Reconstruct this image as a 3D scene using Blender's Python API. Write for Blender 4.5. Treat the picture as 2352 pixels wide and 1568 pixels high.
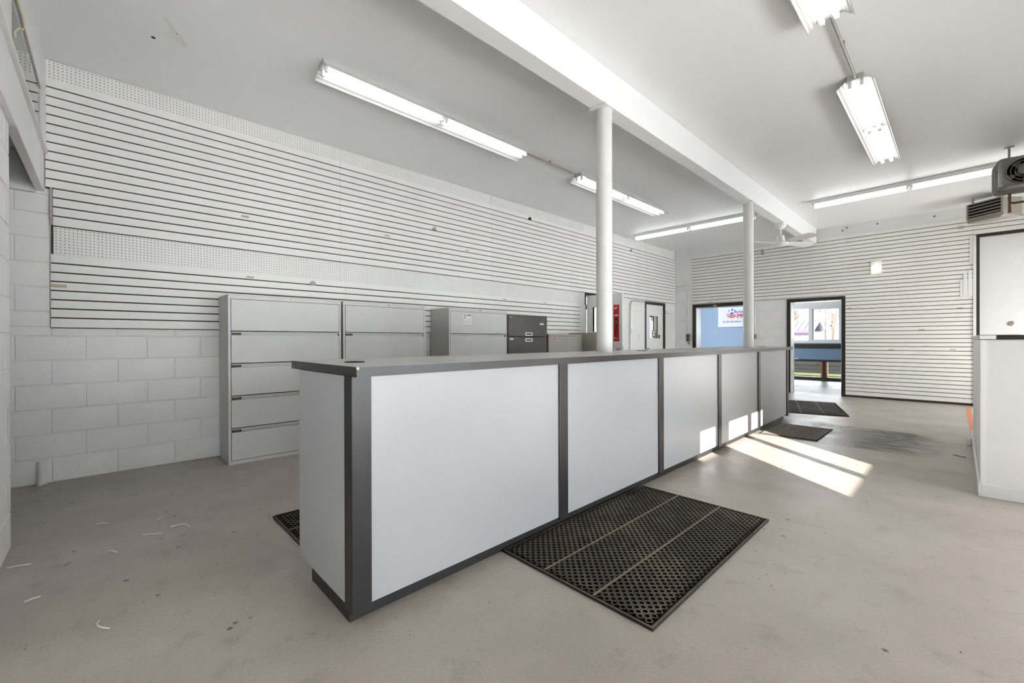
import bpy, bmesh, math, random
from mathutils import Vector, Matrix
random.seed(7)
for _o in list(bpy.data.objects):
    bpy.data.objects.remove(_o)
S = bpy.context.scene
COL = S.collection

# ------------------------------------------------------------------ camera, sky, sun, exposure
YAW, PITCH, ROLL, FPX, EYE = 0.8107, -0.0023, -0.0026, 977.38, 1.175
f0 = Vector((-math.sin(YAW), math.cos(YAW), 0)); r0 = Vector((math.cos(YAW), math.sin(YAW), 0)); u0 = Vector((0, 0, 1))
f1 = f0 * math.cos(PITCH) + u0 * math.sin(PITCH); u1 = u0 * math.cos(PITCH) - f0 * math.sin(PITCH)
r2 = r0 * math.cos(ROLL) + u1 * math.sin(ROLL); u2 = u1 * math.cos(ROLL) - r0 * math.sin(ROLL)
cam_d = bpy.data.cameras.new('camera'); cam = bpy.data.objects.new('camera', cam_d); COL.objects.link(cam)
cam_d.sensor_width = 36; cam_d.lens = FPX / 2352 * 36; cam_d.clip_start = .02; cam_d.clip_end = 500
cam.matrix_world = Matrix(((r2.x, u2.x, -f1.x, 0), (r2.y, u2.y, -f1.y, 0), (r2.z, u2.z, -f1.z, EYE), (0, 0, 0, 1)))
S.camera = cam

world = bpy.data.worlds.new('sky'); S.world = world; world.use_nodes = True
bg = world.node_tree.nodes['Background']
bg.inputs[0].default_value = (.9, .955, 1, 1); bg.inputs[1].default_value = 7.5

SUN_EL = math.radians(18)
sd = Vector((-.788 * math.cos(SUN_EL), .616 * math.cos(SUN_EL), -math.sin(SUN_EL)))
sun_d = bpy.data.lights.new('sun', 'SUN'); sun = bpy.data.objects.new('sun', sun_d); COL.objects.link(sun)
sun_d.energy = 36; sun_d.angle = math.radians(.35); sun_d.color = (1, .965, .92)
sun.rotation_euler = sd.to_track_quat('-Z', 'Y').to_euler(); sun.location = (12, -8, 9)

S.view_settings.view_transform = 'Standard'; S.view_settings.look = 'None'
S.view_settings.gamma = 1; S.view_settings.use_curve_mapping = False
S.view_settings.exposure = 0.7
S.cycles.max_bounces = 6; S.cycles.diffuse_bounces = 4; S.cycles.glossy_bounces = 2; S.cycles.caustics_reflective = False; S.cycles.adaptive_threshold = .1; S.cycles.adaptive_min_samples = 16
S.cycles.transparent_max_bounces = 12
S.cycles.sample_clamp_indirect = 8
TUBE = 2.5

# ------------------------------------------------------------------ materials
MAT = {}
def lin(c):
    return tuple(((v / 255) / 12.92 if v / 255 <= .04045 else ((v / 255 + .055) / 1.055) ** 2.4) for v in c) + (1,)
def nd(nt, t, **kw):
    n = nt.nodes.new(t)
    for k, v in kw.items():
        setattr(n, k, v)
    return n
def mat(name, rgb, rough=.5, metal=0, var=.06, scale=6, bump=0, bscale=80, spec=.5, grime=None, gscale=3, gthr=.62):
    """painted / plastic / metal surface: slow colour variation, fine bump, optional worn-in blotches"""
    m = bpy.data.materials.new(name); m.use_nodes = True; nt = m.node_tree; b = nt.nodes['Principled BSDF']
    c = lin(rgb)
    tc = nd(nt, 'ShaderNodeTexCoord')
    nz = nd(nt, 'ShaderNodeTexNoise'); nz.inputs['Scale'].default_value = scale; nz.inputs['Detail'].default_value = 4
    nt.links.new(tc.outputs['Object'], nz.inputs['Vector'])
    rp = nd(nt, 'ShaderNodeValToRGB')
    rp.color_ramp.elements[0].position = .3; rp.color_ramp.elements[1].position = .7
    rp.color_ramp.elements[0].color = tuple(v * (1 - var) for v in c[:3]) + (1,)
    rp.color_ramp.elements[1].color = tuple(min(1, v * (1 + var * .5)) for v in c[:3]) + (1,)
    nt.links.new(nz.outputs['Fac'], rp.inputs[0])
    out = rp.outputs[0]
    if grime:
        n2 = nd(nt, 'ShaderNodeTexNoise'); n2.inputs['Scale'].default_value = gscale; n2.inputs['Detail'].default_value = 8; n2.inputs['Roughness'].default_value = .7
        nt.links.new(tc.outputs['Object'], n2.inputs['Vector'])
        r2_ = nd(nt, 'ShaderNodeValToRGB'); r2_.color_ramp.elements[0].position = gthr; r2_.color_ramp.elements[1].position = gthr + .08
        nt.links.new(n2.outputs['Fac'], r2_.inputs[0])
        mx = nd(nt, 'ShaderNodeMix', data_type='RGBA'); nt.links.new(r2_.outputs[0], mx.inputs[0])
        nt.links.new(out, mx.inputs[6]); mx.inputs[7].default_value = lin(grime); out = mx.outputs[2]
    nt.links.new(out, b.inputs['Base Color'])
    b.inputs['Roughness'].default_value = rough; b.inputs['Metallic'].default_value = metal
    b.inputs['Specular IOR Level'].default_value = spec
    if bump:
        n3 = nd(nt, 'ShaderNodeTexNoise'); n3.inputs['Scale'].default_value = bscale; n3.inputs['Detail'].default_value = 5
        nt.links.new(tc.outputs['Object'], n3.inputs['Vector'])
        bp = nd(nt, 'ShaderNodeBump'); bp.inputs['Strength'].default_value = bump; bp.inputs['Distance'].default_value = .004
        nt.links.new(n3.outputs['Fac'], bp.inputs['Height']); nt.links.new(bp.outputs[0], b.inputs['Normal'])
    MAT[name] = m
    return m
def emit(name, rgb, st):
    m = bpy.data.materials.new(name); m.use_nodes = True; b = m.node_tree.nodes['Principled BSDF']
    b.inputs['Base Color'].default_value = (.8, .8, .8, 1)
    b.inputs['Emission Color'].default_value = rgb + (1,); b.inputs['Emission Strength'].default_value = st
    MAT[name] = m
def glass(name, tint=(1, 1, 1), refl=.9, base=.04):
    m = bpy.data.materials.new(name); m.use_nodes = True; nt = m.node_tree; nt.nodes.clear()
    o = nd(nt, 'ShaderNodeOutputMaterial'); t = nd(nt, 'ShaderNodeBsdfTransparent'); t.inputs[0].default_value = tint + (1,)
    g = nd(nt, 'ShaderNodeBsdfGlossy'); g.inputs['Roughness'].default_value = .02; g.inputs[0].default_value = (refl, refl, refl, 1)
    fr = nd(nt, 'ShaderNodeFresnel'); fr.inputs[0].default_value = 1.5
    mx = nd(nt, 'ShaderNodeMixShader')
    nt.links.new(fr.outputs[0], mx.inputs[0]); nt.links.new(t.outputs[0], mx.inputs[1]); nt.links.new(g.outputs[0], mx.inputs[2])
    nt.links.new(mx.outputs[0], o.inputs[0]); MAT[name] = m

mat('wall_white', (238, 238, 237), .55, var=.04, scale=2)
mat('column_white', (222, 222, 220), .45, var=.05, scale=9, grime=(170, 167, 160), gscale=7, gthr=.7)
mat('block_white', (243, 243, 243), .5, bump=.55, bscale=55, var=.05, scale=3, grime=(150, 146, 140), gscale=9, gthr=.72)
mat('mortar_white', (205, 204, 200), .6, bump=.3, bscale=70)
mat('slat_white', (240, 240, 238), .38, var=.03, scale=2)
mat('slat_cream', (244, 242, 236), .4, var=.03, scale=2)
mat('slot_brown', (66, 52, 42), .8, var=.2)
mat('peg_white', (239, 239, 236), .45, var=.03)
mat('peg_dark', (58, 54, 50), .8)
mat('laminate_white', (168, 169, 172), .28, var=.015, scale=3)
mat('laminate_grey', (42, 41, 43), .32, var=.06, scale=30)
mat('laminate_top', (174, 173, 169), .28, var=.05, scale=60)
mat('kick_black', (38, 37, 38), .45, var=.2, scale=20, grime=(120, 115, 108), gscale=25, gthr=.74)
mat('steel_grey', (214, 214, 213), .38, var=.03, scale=4)
mat('steel_side', (196, 195, 192), .42, var=.05, scale=4)
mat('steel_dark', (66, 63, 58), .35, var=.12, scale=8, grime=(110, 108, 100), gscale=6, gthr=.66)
mat('steel_taupe', (176, 171, 165), .4, var=.03)
mat('steel_beige', (178, 173, 158), .45, var=.04)
mat('alu', (200, 200, 198), .3, metal=.9)
mat('black_plastic', (28, 28, 28), .45)
mat('frame_black', (42, 40, 37), .5, var=.15, scale=12)
mat('frame_white', (232, 232, 230), .4, var=.02)
mat('rubber', (76, 68, 57), .75, var=.2, scale=4, grime=(106, 95, 79), gscale=1.6, gthr=.48)
mat('rubber_shaded', (30, 28, 26), .8)  # undusted rubber of hole walls and edges, with their shadow painted in
mat('rubber_seam', (120, 108, 90), .8, var=.2)
mat('rib_mat', (134, 126, 114), .9, var=.25, scale=30)
mat('rib_base', (44, 39, 34), .9)
mat('fixture_white', (238, 238, 236), .32, var=.02)
mat('reflector_white', (206, 206, 204), .4, var=.02)
mat('fixture_grey', (196, 196, 193), .4, var=.03)
mat('galv', (176, 174, 168), .35, metal=.7, var=.1, scale=20)
mat('ceiling_patch', (238, 234, 227), .5, var=.05)
mat('hole_dark', (30, 28, 26), .9)
mat('blue_wall', (118, 141, 165), .5, bump=.1, var=.04)
mat('banner_white', (196, 197, 204), .5)
mat('logo_blue', (22, 40, 120), .5)
mat('logo_navy', (44, 48, 86), .5)
mat('logo_red', (176, 24, 34), .5)
mat('poster_red', (205, 24, 28), .4)
mat('ink_dark', (40, 38, 38), .5)
mat('ink_grey', (128, 126, 122), .6)
mat('paper', (240, 240, 238), .6)
mat('tag_beige', (196, 184, 160), .7, var=.2, scale=60)
mat('heater_grey', (142, 141, 136), .3, metal=.2, var=.08)
mat('heater_beige', (152, 145, 136), .4, var=.05)
mat('copper', (112, 88, 72), .35, metal=.8)
mat('wood_stud', (168, 112, 66), .7, var=.15, scale=15)
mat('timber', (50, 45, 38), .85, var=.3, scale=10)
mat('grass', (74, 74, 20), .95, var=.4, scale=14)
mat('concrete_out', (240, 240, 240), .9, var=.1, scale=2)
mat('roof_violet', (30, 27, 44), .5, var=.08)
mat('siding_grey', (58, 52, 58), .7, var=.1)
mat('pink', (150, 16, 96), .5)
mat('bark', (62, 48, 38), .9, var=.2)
mat('orange_tape', (206, 132, 100), .7, var=.1, scale=20)
mat('yellow_tape', (196, 182, 140), .7, var=.1, scale=20)
mat('wire', (206, 196, 158), .5)
mat('dirt', (92, 86, 78), .9)
mat('scrap_white', (222, 220, 212), .5)
glass('glass_clear'); glass('glass_transom', (.62, .62, .62), 1.0)
emit('tube_light', (.96, .985, 1), TUBE)
emit('strip_tube_light', (.96, .985, 1), TUBE * 1.2)
emit('lamp_glow', (1, .9, .72), 1.8)

def ceiling_material():
    m = mat('ceiling_white', (242, 243, 243), .42, var=.02, scale=1)
    return m
ceiling_material()

def floor_material(name='floor_paint', stain=True):
    m = bpy.data.materials.new(name); m.use_nodes = True; nt = m.node_tree; b = nt.nodes['Principled BSDF']; L = nt.links
    tc = nd(nt, 'ShaderNodeTexCoord'); P = tc.outputs['Object']
    def noise(sc, det=6, ro=.6, vec=P):
        n = nd(nt, 'ShaderNodeTexNoise'); n.inputs['Scale'].default_value = sc; n.inputs['Detail'].default_value = det; n.inputs['Roughness'].default_value = ro
        L.new(vec, n.inputs['Vector']); return n.outputs['Fac']
    def ramp(src, a, bb, inv=False):
        r = nd(nt, 'ShaderNodeMapRange'); r.inputs[1].default_value = a; r.inputs[2].default_value = bb
        r.inputs[3].default_value = 1 if inv else 0; r.inputs[4].default_value = 0 if inv else 1
        L.new(src, r.inputs[0]); return r.outputs[0]
    def mul(a, c):
        n = nd(nt, 'ShaderNodeMath', operation='MULTIPLY')
        L.new(a, n.inputs[0])
        if isinstance(c, float): n.inputs[1].default_value = c
        else: L.new(c, n.inputs[1])
        return n.outputs[0]
    def mx(f, a, c):
        n = nd(nt, 'ShaderNodeMix', data_type='RGBA'); L.new(f, n.inputs[0])
        for k, v in ((6, a), (7, c)):
            if isinstance(v, tuple): n.inputs[k].default_value = v
            else: L.new(v, n.inputs[k])
        return n.outputs[2]
    col = mx(ramp(noise(1.1, 5), .35, .68), lin((170, 161, 150) if stain else (80, 78, 78)), lin((189, 180, 169) if stain else (92, 90, 90)))
    col = mx(mul(ramp(noise(7, 8, .7), .55, .7), .45), col, lin((136, 127, 117)))
    # scuffs: stretched noise
    mp = nd(nt, 'ShaderNodeMapping'); mp.inputs['Scale'].default_value = (3, 26, 1); mp.inputs['Rotation'].default_value = (0, 0, .55); L.new(P, mp.inputs[0])
    col = mx(mul(ramp(noise(2.2, 8, .75, mp.outputs[0]), .66, .74), .4), col, lin((120, 111, 102)))
    # sparse chips and dirt specks
    vo = nd(nt, 'ShaderNodeTexVoronoi'); vo.inputs['Scale'].default_value = 7; L.new(P, vo.inputs['Vector'])
    sp = mul(ramp(vo.outputs['Distance'], .04, .10, True), ramp(noise(3.3, 2), .47, .54))
    col = mx(sp, col, lin((84, 77, 70)))
    vo2 = nd(nt, 'ShaderNodeTexVoronoi'); vo2.inputs['Scale'].default_value = 6.3; L.new(P, vo2.inputs['Vector'])
    sp2 = mul(ramp(vo2.outputs['Distance'], .015, .04, True), ramp(noise(2.1, 2), .52, .58))
    col = mx(sp2, col, lin((214, 208, 198)))
    col = mx(mul(ramp(noise(85, 3, .7), .35, .65), .22), col, lin((120, 112, 103)))
    col = mx(mul(ramp(noise(3.6, 9, .8), .62, .7), .5), col, lin((128, 119, 109)))
    rough = ramp(noise(2.3, 6, .7), .3, .7); rr = nd(nt, 'ShaderNodeMapRange'); L.new(rough, rr.inputs[0]); rr.inputs[3].default_value = .3; rr.inputs[4].default_value = .5
    if stain:
        sx = nd(nt, 'ShaderNodeSeparateXYZ'); L.new(P, sx.inputs[0])
        wob = noise(2.2, 6, .7)
        def shifted(o, k):
            a = nd(nt, 'ShaderNodeMath', operation='MULTIPLY_ADD'); L.new(wob, a.inputs[0]); a.inputs[1].default_value = k; L.new(o, a.inputs[2]); return a.outputs[0]
        X = shifted(sx.outputs[0], .55); Y = shifted(sx.outputs[1], .16)
        # cut-out strip of bare aggregate (a floor repair running across)
        strip = mul(mul(ramp(Y, 5.91, 5.98), ramp(Y, 7.34, 7.40, True)), ramp(X, -.35, .15, True))
        grain = noise(70, 3, .7)
        gcol = mx(ramp(grain, .38, .6), lin((84, 77, 68)), lin((172, 164, 153)))
        col = mx(strip, col, gcol)
        mp2 = nd(nt, 'ShaderNodeMapping'); mp2.inputs['Scale'].default_value = (.45, 1.6, 1); L.new(P, mp2.inputs[0])
        blot = mul(mul(ramp(noise(7.5, 9, .8, mp2.outputs[0]), .45, .49), ramp(X, -.62, -.4)), mul(mul(ramp(Y, 5.93, 6.15), ramp(Y, 7.28, 7.42, True)), ramp(X, -.18, .2, True)))
        col = mx(blot, col, lin((50, 40, 31)))
        blot2 = mul(mul(ramp(noise(4.7, 9, .8), .5, .55), mul(ramp(X, -1.35, -1.15), ramp(X, -.75, -.55, True))), mul(ramp(Y, 6.85, 7.0), ramp(Y, 7.3, 7.4, True)))
        col = mx(blot2, col, lin((56, 46, 37)))
        # worn pale paint at the doorway
        worn = mul(mul(ramp(Y, 10.45, 10.8), ramp(noise(5, 6, .7), .38, .55)), mul(ramp(X, -2.9, -2.6), ramp(X, -1.5, -1.2, True)))
        col = mx(mul(worn, .7), col, lin((210, 206, 200)))
    L.new(col, b.inputs['Base Color']); L.new(rr.outputs[0], b.inputs['Roughness'])
    bp = nd(nt, 'ShaderNodeBump'); bp.inputs['Strength'].default_value = .12; bp.inputs['Distance'].default_value = .004
    L.new(noise(14, 9, .7), bp.inputs['Height']); L.new(bp.outputs[0], b.inputs['Normal'])
    MAT[name] = m
floor_material(); floor_material('floor_back', False)

# ------------------------------------------------------------------ mesh helpers
class MB:
    def __init__(s): s.v = []; s.f = []
    def add(s, vs, fs):
        k = len(s.v); s.v += [tuple(p) for p in vs]; s.f += [tuple(k + i for i in f) for f in fs]; return s
    def box(s, x0, x1, y0, y1, z0, z1):
        return s.add([(x, y, z) for z in (z0, z1) for y in (y0, y1) for x in (x0, x1)],
                     [(0, 2, 3, 1), (4, 5, 7, 6), (0, 1, 5, 4), (2, 6, 7, 3), (0, 4, 6, 2), (1, 3, 7, 5)])
    def cyl(s, a, b, r, n=12, r2=None, caps=True):
        a = Vector(a); b = Vector(b); d = (b - a).normalized(); r2 = r if r2 is None else r2
        x = d.orthogonal().normalized(); y = d.cross(x)
        vs = []
        for p, q in ((a, r), (b, r2)):
            for i in range(n):
                t = 2 * math.pi * i / n; vs.append(p + (x * math.cos(t) + y * math.sin(t)) * q)
        fs = [(i, (i + 1) % n, n + (i + 1) % n, n + i) for i in range(n)]
        if caps: fs += [tuple(range(n))[::-1], tuple(range(n, 2 * n))]
        return s.add(vs, fs)
    def tube(s, pts, r, n=8):
        pts = [Vector(p) for p in pts]; rings = []; up = None
        for i, p in enumerate(pts):
            d = (pts[min(i + 1, len(pts) - 1)] - pts[max(i - 1, 0)]).normalized()
            if up is None: up = d.orthogonal().normalized()
            up = (up - d * up.dot(d)).normalized(); w = d.cross(up)
            rings.append([p + (up * math.cos(2 * math.pi * k / n) + w * math.sin(2 * math.pi * k / n)) * r for k in range(n)])
        vs = [q for rg in rings for q in rg]; fs = []
        for i in range(len(pts) - 1):
            for k in range(n):
                fs.append((i * n + k, i * n + (k + 1) % n, (i + 1) * n + (k + 1) % n, (i + 1) * n + k))
        fs += [tuple(range(n))[::-1], tuple(range((len(pts) - 1) * n, len(pts) * n))]
        return s.add(vs, fs)
    def lathe(s, prof, n=20, c=(0, 0, 0)):
        vs = []; m = len(prof)
        for i in range(n):
            t = 2 * math.pi * i / n
            vs += [(c[0] + r * math.cos(t), c[1] + r * math.sin(t), c[2] + z) for r, z in prof]
        fs = [(i * m + j, ((i + 1) % n) * m + j, ((i + 1) % n) * m + j + 1, i * m + j + 1) for i in range(n) for j in range(m - 1)]
        if prof[0][0] > 1e-6: fs.append(tuple(i * m for i in range(n))[::-1])
        if prof[-1][0] > 1e-6: fs.append(tuple(i * m + m - 1 for i in range(n)))
        return s.add(vs, fs)
    def prism(s, poly, axis, a, b):
        """poly: 2D points in the two other axes (in order), extruded along axis from a to b"""
        n = len(poly)
        def mk(p, t):
            return {'x': (t, p[0], p[1]), 'y': (p[0], t, p[1]), 'z': (p[0], p[1], t)}[axis]
        vs = [mk(p, a) for p in poly] + [mk(p, b) for p in poly]
        return s.add(vs, [(i, (i + 1) % n, n + (i + 1) % n, n + i) for i in range(n)] + [tuple(range(n))[::-1], tuple(range(n, 2 * n))])
    def strip(s, prof, axis, a, b):
        """open sheet profile extruded along axis"""
        n = len(prof)
        def mk(p, t):
            return {'x': (t, p[0], p[1]), 'y': (p[0], t, p[1])}[axis]
        return s.add([mk(p, a) for p in prof] + [mk(p, b) for p in prof], [(i, i + 1, n + i + 1, n + i) for i in range(n - 1)])
    def mesh(s, name, bevel=0, seg=1, smooth=False):
        me = bpy.data.meshes.new(name); me.from_pydata(s.v, [], s.f); me.update()
        bm = bmesh.new(); bm.from_mesh(me)
        bmesh.ops.recalc_face_normals(bm, faces=bm.faces)
        if bevel:
            bmesh.ops.bevel(bm, geom=[e for e in bm.edges if len(e.link_faces) == 2 and e.calc_face_angle(0) > .5], offset=bevel, segments=seg, affect='EDGES', profile=.5)
        bm.to_mesh(me); bm.free()
        if smooth:
            for p in me.polygons: p.use_smooth = True
            try: me.set_sharp_from_angle(angle=math.radians(40))
            except Exception: pass
        return me
def obj(name, mb, material=None, parent=None, loc=(0, 0, 0), rz=0, bevel=0, seg=1, smooth=False):
    me = mb if isinstance(mb, bpy.types.Mesh) else mb.mesh(name, bevel, seg, smooth)
    if material and not me.materials: me.materials.append(MAT[material])
    o = bpy.data.objects.new(name, me); COL.objects.link(o)
    o.location = loc; o.rotation_euler = (0, 0, rz); o.parent = parent
    return o
def empty(name, loc=(0, 0, 0), rz=0, parent=None):
    o = bpy.data.objects.new(name, None); COL.objects.link(o); o.location = loc; o.rotation_euler = (0, 0, rz); o.parent = parent
    o.empty_display_size = .1
    return o
def tag(o, label, cat, group=None):
    o['label'] = label; o['category'] = cat
    if group: o['group'] = group
    return o
def struct(o, label=None):
    o['kind'] = 'structure'
    if label: o['label'] = label
    return o
def copy_tree(o, parent=None):
    c = o.copy(); COL.objects.link(c); c.parent = parent
    for ch in list(o.children): copy_tree(ch, c)
    return c
def box(x0, x1, y0, y1, z0, z1): return MB().box(x0, x1, y0, y1, z0, z1)
def text(name, body, size, material, parent, loc, rot, extrude=.0008, align='LEFT', weight=0, sx=1.0, shear=0):
    cu = bpy.data.curves.new(name, 'FONT'); cu.body = body; cu.size = size; cu.extrude = extrude; cu.align_x = align; cu.offset = weight; cu.shear = shear
    t = bpy.data.objects.new(name, cu); COL.objects.link(t)
    bpy.context.view_layer.update()
    me = bpy.data.meshes.new_from_object(t.evaluated_get(bpy.context.evaluated_depsgraph_get()))
    bpy.data.objects.remove(t)
    for v in me.vertices: v.co.x *= sx
    me.materials.clear(); me.materials.append(MAT[material])
    o = bpy.data.objects.new(name, me); COL.objects.link(o); o.location = loc; o.rotation_euler = rot; o.parent = parent
    return o

LX = -5.235                 # left wall plane
BY, BA = 10.971, .019       # back wall: start (at the left corner) and its slight angle
BRZ = -math.pi / 2 + BA
ZC = 3.527                  # ceiling
YF = -.405                  # stub wall plane on the near left
XR = 2.6                    # right wall
YN = -4.0                   # wall behind the camera
def bw(s, n, z):            # point on / in front of the back wall
    return (LX + s * math.cos(BA) + n * math.sin(BA), BY + s * math.sin(BA) - n * math.cos(BA), z)

# ------------------------------------------------------------------ floor, ceiling, beam
struct(obj('floor', box(LX - .3, XR + .3, YN - .3, 11.25, -.15, 0), 'floor_paint'), 'taupe painted concrete floor with scuffs and a bare repair strip')
ceiling = struct(obj('ceiling', box(LX - .3, XR + .3, YN - .3, 11.4, ZC, ZC + .15), 'ceiling_white'), 'smooth white painted ceiling')
obj('beam', box(-2.24, -2.095, YN, 10.93, 3.215, ZC), 'ceiling_white', ceiling, bevel=.004)
# repair smear and old fixing hole on the ceiling
def CP(u, v):
    d = f1 + r2 * ((u - 1176) / FPX) + u2 * ((784 - v) / FPX); t = (ZC - EYE) / d.z
    return (t * d.x, t * d.y)
poly = [CP(*q) for q in ((374, 40), (384, 41), (404, 70), (421, 88), (433, 108), (428, 111), (412, 101), (393, 88), (376, 76), (393, 72))]
obj('repair_patch', MB().prism(poly, 'z', ZC - .001, ZC + .002), 'ceiling_patch', ceiling)
hx, hy = CP(352, 86)
obj('fixing_hole', MB().cyl((hx, hy, ZC - .0015), (hx, hy, ZC + .002), .014, 9), 'hole_dark', ceiling)
hx, hy = CP(406, 77)
obj('fixing_hole', MB().cyl((hx, hy, ZC - .0015), (hx, hy, ZC + .002), .005, 9), 'hole_dark', ceiling)

# ------------------------------------------------------------------ left wall
wl = MB()
for (y0, y1, z0, z1) in ((-2.2, 7.03, 0, ZC), (7.03, 7.90, 2.10, ZC), (7.90, 9.45, 0, ZC), (9.45, 10.36, 2.06, ZC), (10.36, 11.3, 0, ZC)):
    wl.box(-.25, -.006 if y1 < 7.1 else 0, y0, y1, z0, z1)
wall_left = struct(obj('wall_left', wl, 'mortar_white', loc=(LX, 0, 0)), 'white block wall with slat panels and pegboard')
wall_left.data.materials[0] = MAT['wall_white']

_blk = {}
def block_mesh(w, h, d=.0065):
    k = (round(w, 3), round(h, 3), d)
    if k not in _blk:
        c = .0045 if d > .005 else .002
        m = MB().add([(0, 0, 0), (0, w, 0), (0, w, h), (0, 0, h), (d, c, c), (d, w - c, c), (d, w - c, h - c), (d, c, h - c)],
                     [(4, 5, 6, 7), (0, 1, 5, 4), (1, 2, 6, 5), (2, 3, 7, 6), (3, 0, 4, 7)])
        me = m.mesh('block'); me.materials.append(MAT['block_white']); _blk[k] = me
    return _blk[k]
def lay_blocks(parent, a0, a1, z0, z1, ph_even, n0=0, base=-.006, d=.0065):
    """running-bond courses between a0..a1 along the wall and z0..z1"""
    H, W, J = .2035, .406, .006
    n = int(math.floor(z0 / H + 1e-6))
    while n * H < z1 - .03:
        za = max(z0, n * H + J / 2); zb = min(z1, (n + 1) * H - J / 2)
        ph = ph_even if n % 2 == 0 else ph_even + W / 2
        k = math.floor((a0 - ph) / W)
        while ph + k * W < a1 - .02:
            ya = max(a0, ph + k * W + J / 2); yb = min(a1, ph + (k + 1) * W - J / 2)
            if yb - ya > .03 and zb - za > .02:
                obj('block', block_mesh(yb - ya, zb - za, d), None, parent, (base, ya, za + random.uniform(-.0008, .0008)))
            k += 1
        n += 1
PH = .064                                     # a joint of the lowest course
lay_blocks(wall_left, -.95, 3.36, 0, 1.30, PH)
lay_blocks(wall_left, 3.36, 7.02, .8, 1.30, PH)
lay_blocks(wall_left, -.95, -.345, 1.30, 2.40, PH)

PITCHS, SLOT = .0762, .0095
_slat = {}
def slat_mesh(w, h, m):
    k = (round(w, 3), round(h, 4), m)
    if k not in _slat:
        c = .0012; d = .0145
        g = MB().add([(0, 0, 0), (0, w, 0), (0, w, h), (0, 0, h), (d, 0, c), (d, w, c), (d, w, h - c), (d, 0, h - c)],
                     [(4, 5, 6, 7), (0, 1, 5, 4), (1, 2, 6, 5), (2, 3, 7, 6), (3, 0, 4, 7)])
        me = g.mesh('slat'); me.materials.append(MAT[m]); _slat[k] = me
    return _slat[k]
def slat_panel(parent, a0, a1, ztop, rows, off=.001, m='slat_white', a0_low=None, low_from=99, first=None):
    """one slatted board: dark backing and single slats, hung from ztop down"""
    zb = ztop - rows * PITCHS
    g = MB()
    if a0_low is None or a0_low == a0: g.box(-.006, off + .004, a0 + .001, a1, zb, ztop - .001)
    else: g.box(-.006, off + .004, a0 + .001, a1, ztop - low_from * PITCHS, ztop - .001).box(-.006, off + .004, a0_low, a1, zb, ztop - low_from * PITCHS)
    p = obj('slatwall_panel', g, 'slot_brown', parent)
    obj('bottom_shadow_line', box(-.006, off + .0147, a0_low or a0, a1, zb - .006, zb), 'slot_brown', p)  # dark strip painting the shadow line below the panel
    for i in range(rows):
        s0 = a0 if i < low_from else a0_low
        h = PITCHS - SLOT
        zz = ztop - (i + 1) * PITCHS + (SLOT if i < rows - 1 else 0)
        h = PITCHS - (SLOT if i < rows - 1 else 0) if i else PITCHS - SLOT
        obj('slat', slat_mesh(a1 - s0 - .002, h, m), None, p, (off, s0 + .001, zz))
    return p
ZT = 3.3656
Y0, PN = -.3697, 2.4384
up = []
for i in range(5):
    a0 = Y0 + i * PN; a1 = min(a0 + PN, 10.962)
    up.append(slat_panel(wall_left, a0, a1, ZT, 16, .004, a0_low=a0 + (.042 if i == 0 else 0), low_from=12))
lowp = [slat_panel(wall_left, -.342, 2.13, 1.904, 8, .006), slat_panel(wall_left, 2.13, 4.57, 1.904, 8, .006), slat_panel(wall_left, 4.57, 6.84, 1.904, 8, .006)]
obj('filler_board', box(0, .02, 6.84, 7.015, 1.30, 1.90), 'wall_white', wall_left)

def pegboard(parent, a0, a1, z0, z1, x, tail=None):
    g = MB(); P_ = .0254; r = .0037; n = 8
    na = int((a1 - a0) / P_); nz = int((z1 - z0) / P_)
    ma = (a1 - a0 - na * P_) / 2; mz = (z1 - z0 - nz * P_) / 2
    def rect(ya, yb, za, zb):
        if yb - ya > 1e-4 and zb - za > 1e-4: g.add([(x, ya, za), (x, yb, za), (x, yb, zb), (x, ya, zb)], [(0, 1, 2, 3)])
    rect(a0, a0 + ma, z0, z1); rect(a1 - ma, a1, z0, z1); rect(a0 + ma, a1 - ma, z0, z0 + mz); rect(a0 + ma, a1 - ma, z1 - mz, z1)
    c8 = [(math.cos(2 * math.pi * (k + .5) / n), math.sin(2 * math.pi * (k + .5) / n)) for k in range(n)]
    for i in range(na):
        for j in range(nz):
            ya = a0 + ma + i * P_; za = z0 + mz + j * P_; cy = ya + P_ / 2; cz = za + P_ / 2
            vs = [(x, ya + P_, za + P_ / 2 + 0), ] ; vs = []
            for (cx_, cz_) in c8:
                q = max(abs(cx_), abs(cz_)); vs.append((x, cy + cx_ / q * P_ / 2, cz + cz_ / q * P_ / 2))
            for (cx_, cz_) in c8: vs.append((x, cy + cx_ * r, cz + cz_ * r))
            for (cx_, cz_) in c8: vs.append((x - .003, cy + cx_ * r, cz + cz_ * r))
            fs = [(k, (k + 1) % n, n + (k + 1) % n, n + k) for k in range(n)] + [(n + k, n + (k + 1) % n, 2 * n + (k + 1) % n, 2 * n + k) for k in range(n)]
            # corner triangles of the square cell
            vs += [(x, ya + P_, za + P_), (x, ya, za + P_), (x, ya, za), (x, ya + P_, za)]
            fs += [(0, 24, 1), (2, 25, 3), (4, 26, 5), (6, 27, 7)]
            g.add(vs, fs)
    me = bpy.data.meshes.new('pegboard'); me.from_pydata(g.v, [], g.f); me.update(); me.materials.append(MAT['peg_white']); me.materials.append(MAT['peg_dark'])
    me.polygons.foreach_set('material_index', [1 if any(abs(g.v[i][0] - x) > .001 for i in f) else 0 for f in g.f])
    o = obj('pegboard', me, None, parent)
    obj('pegboard_backing', box(x - .0045, x - .0031, a0, a1, z0, z1), 'peg_dark', o)
    return o
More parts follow.
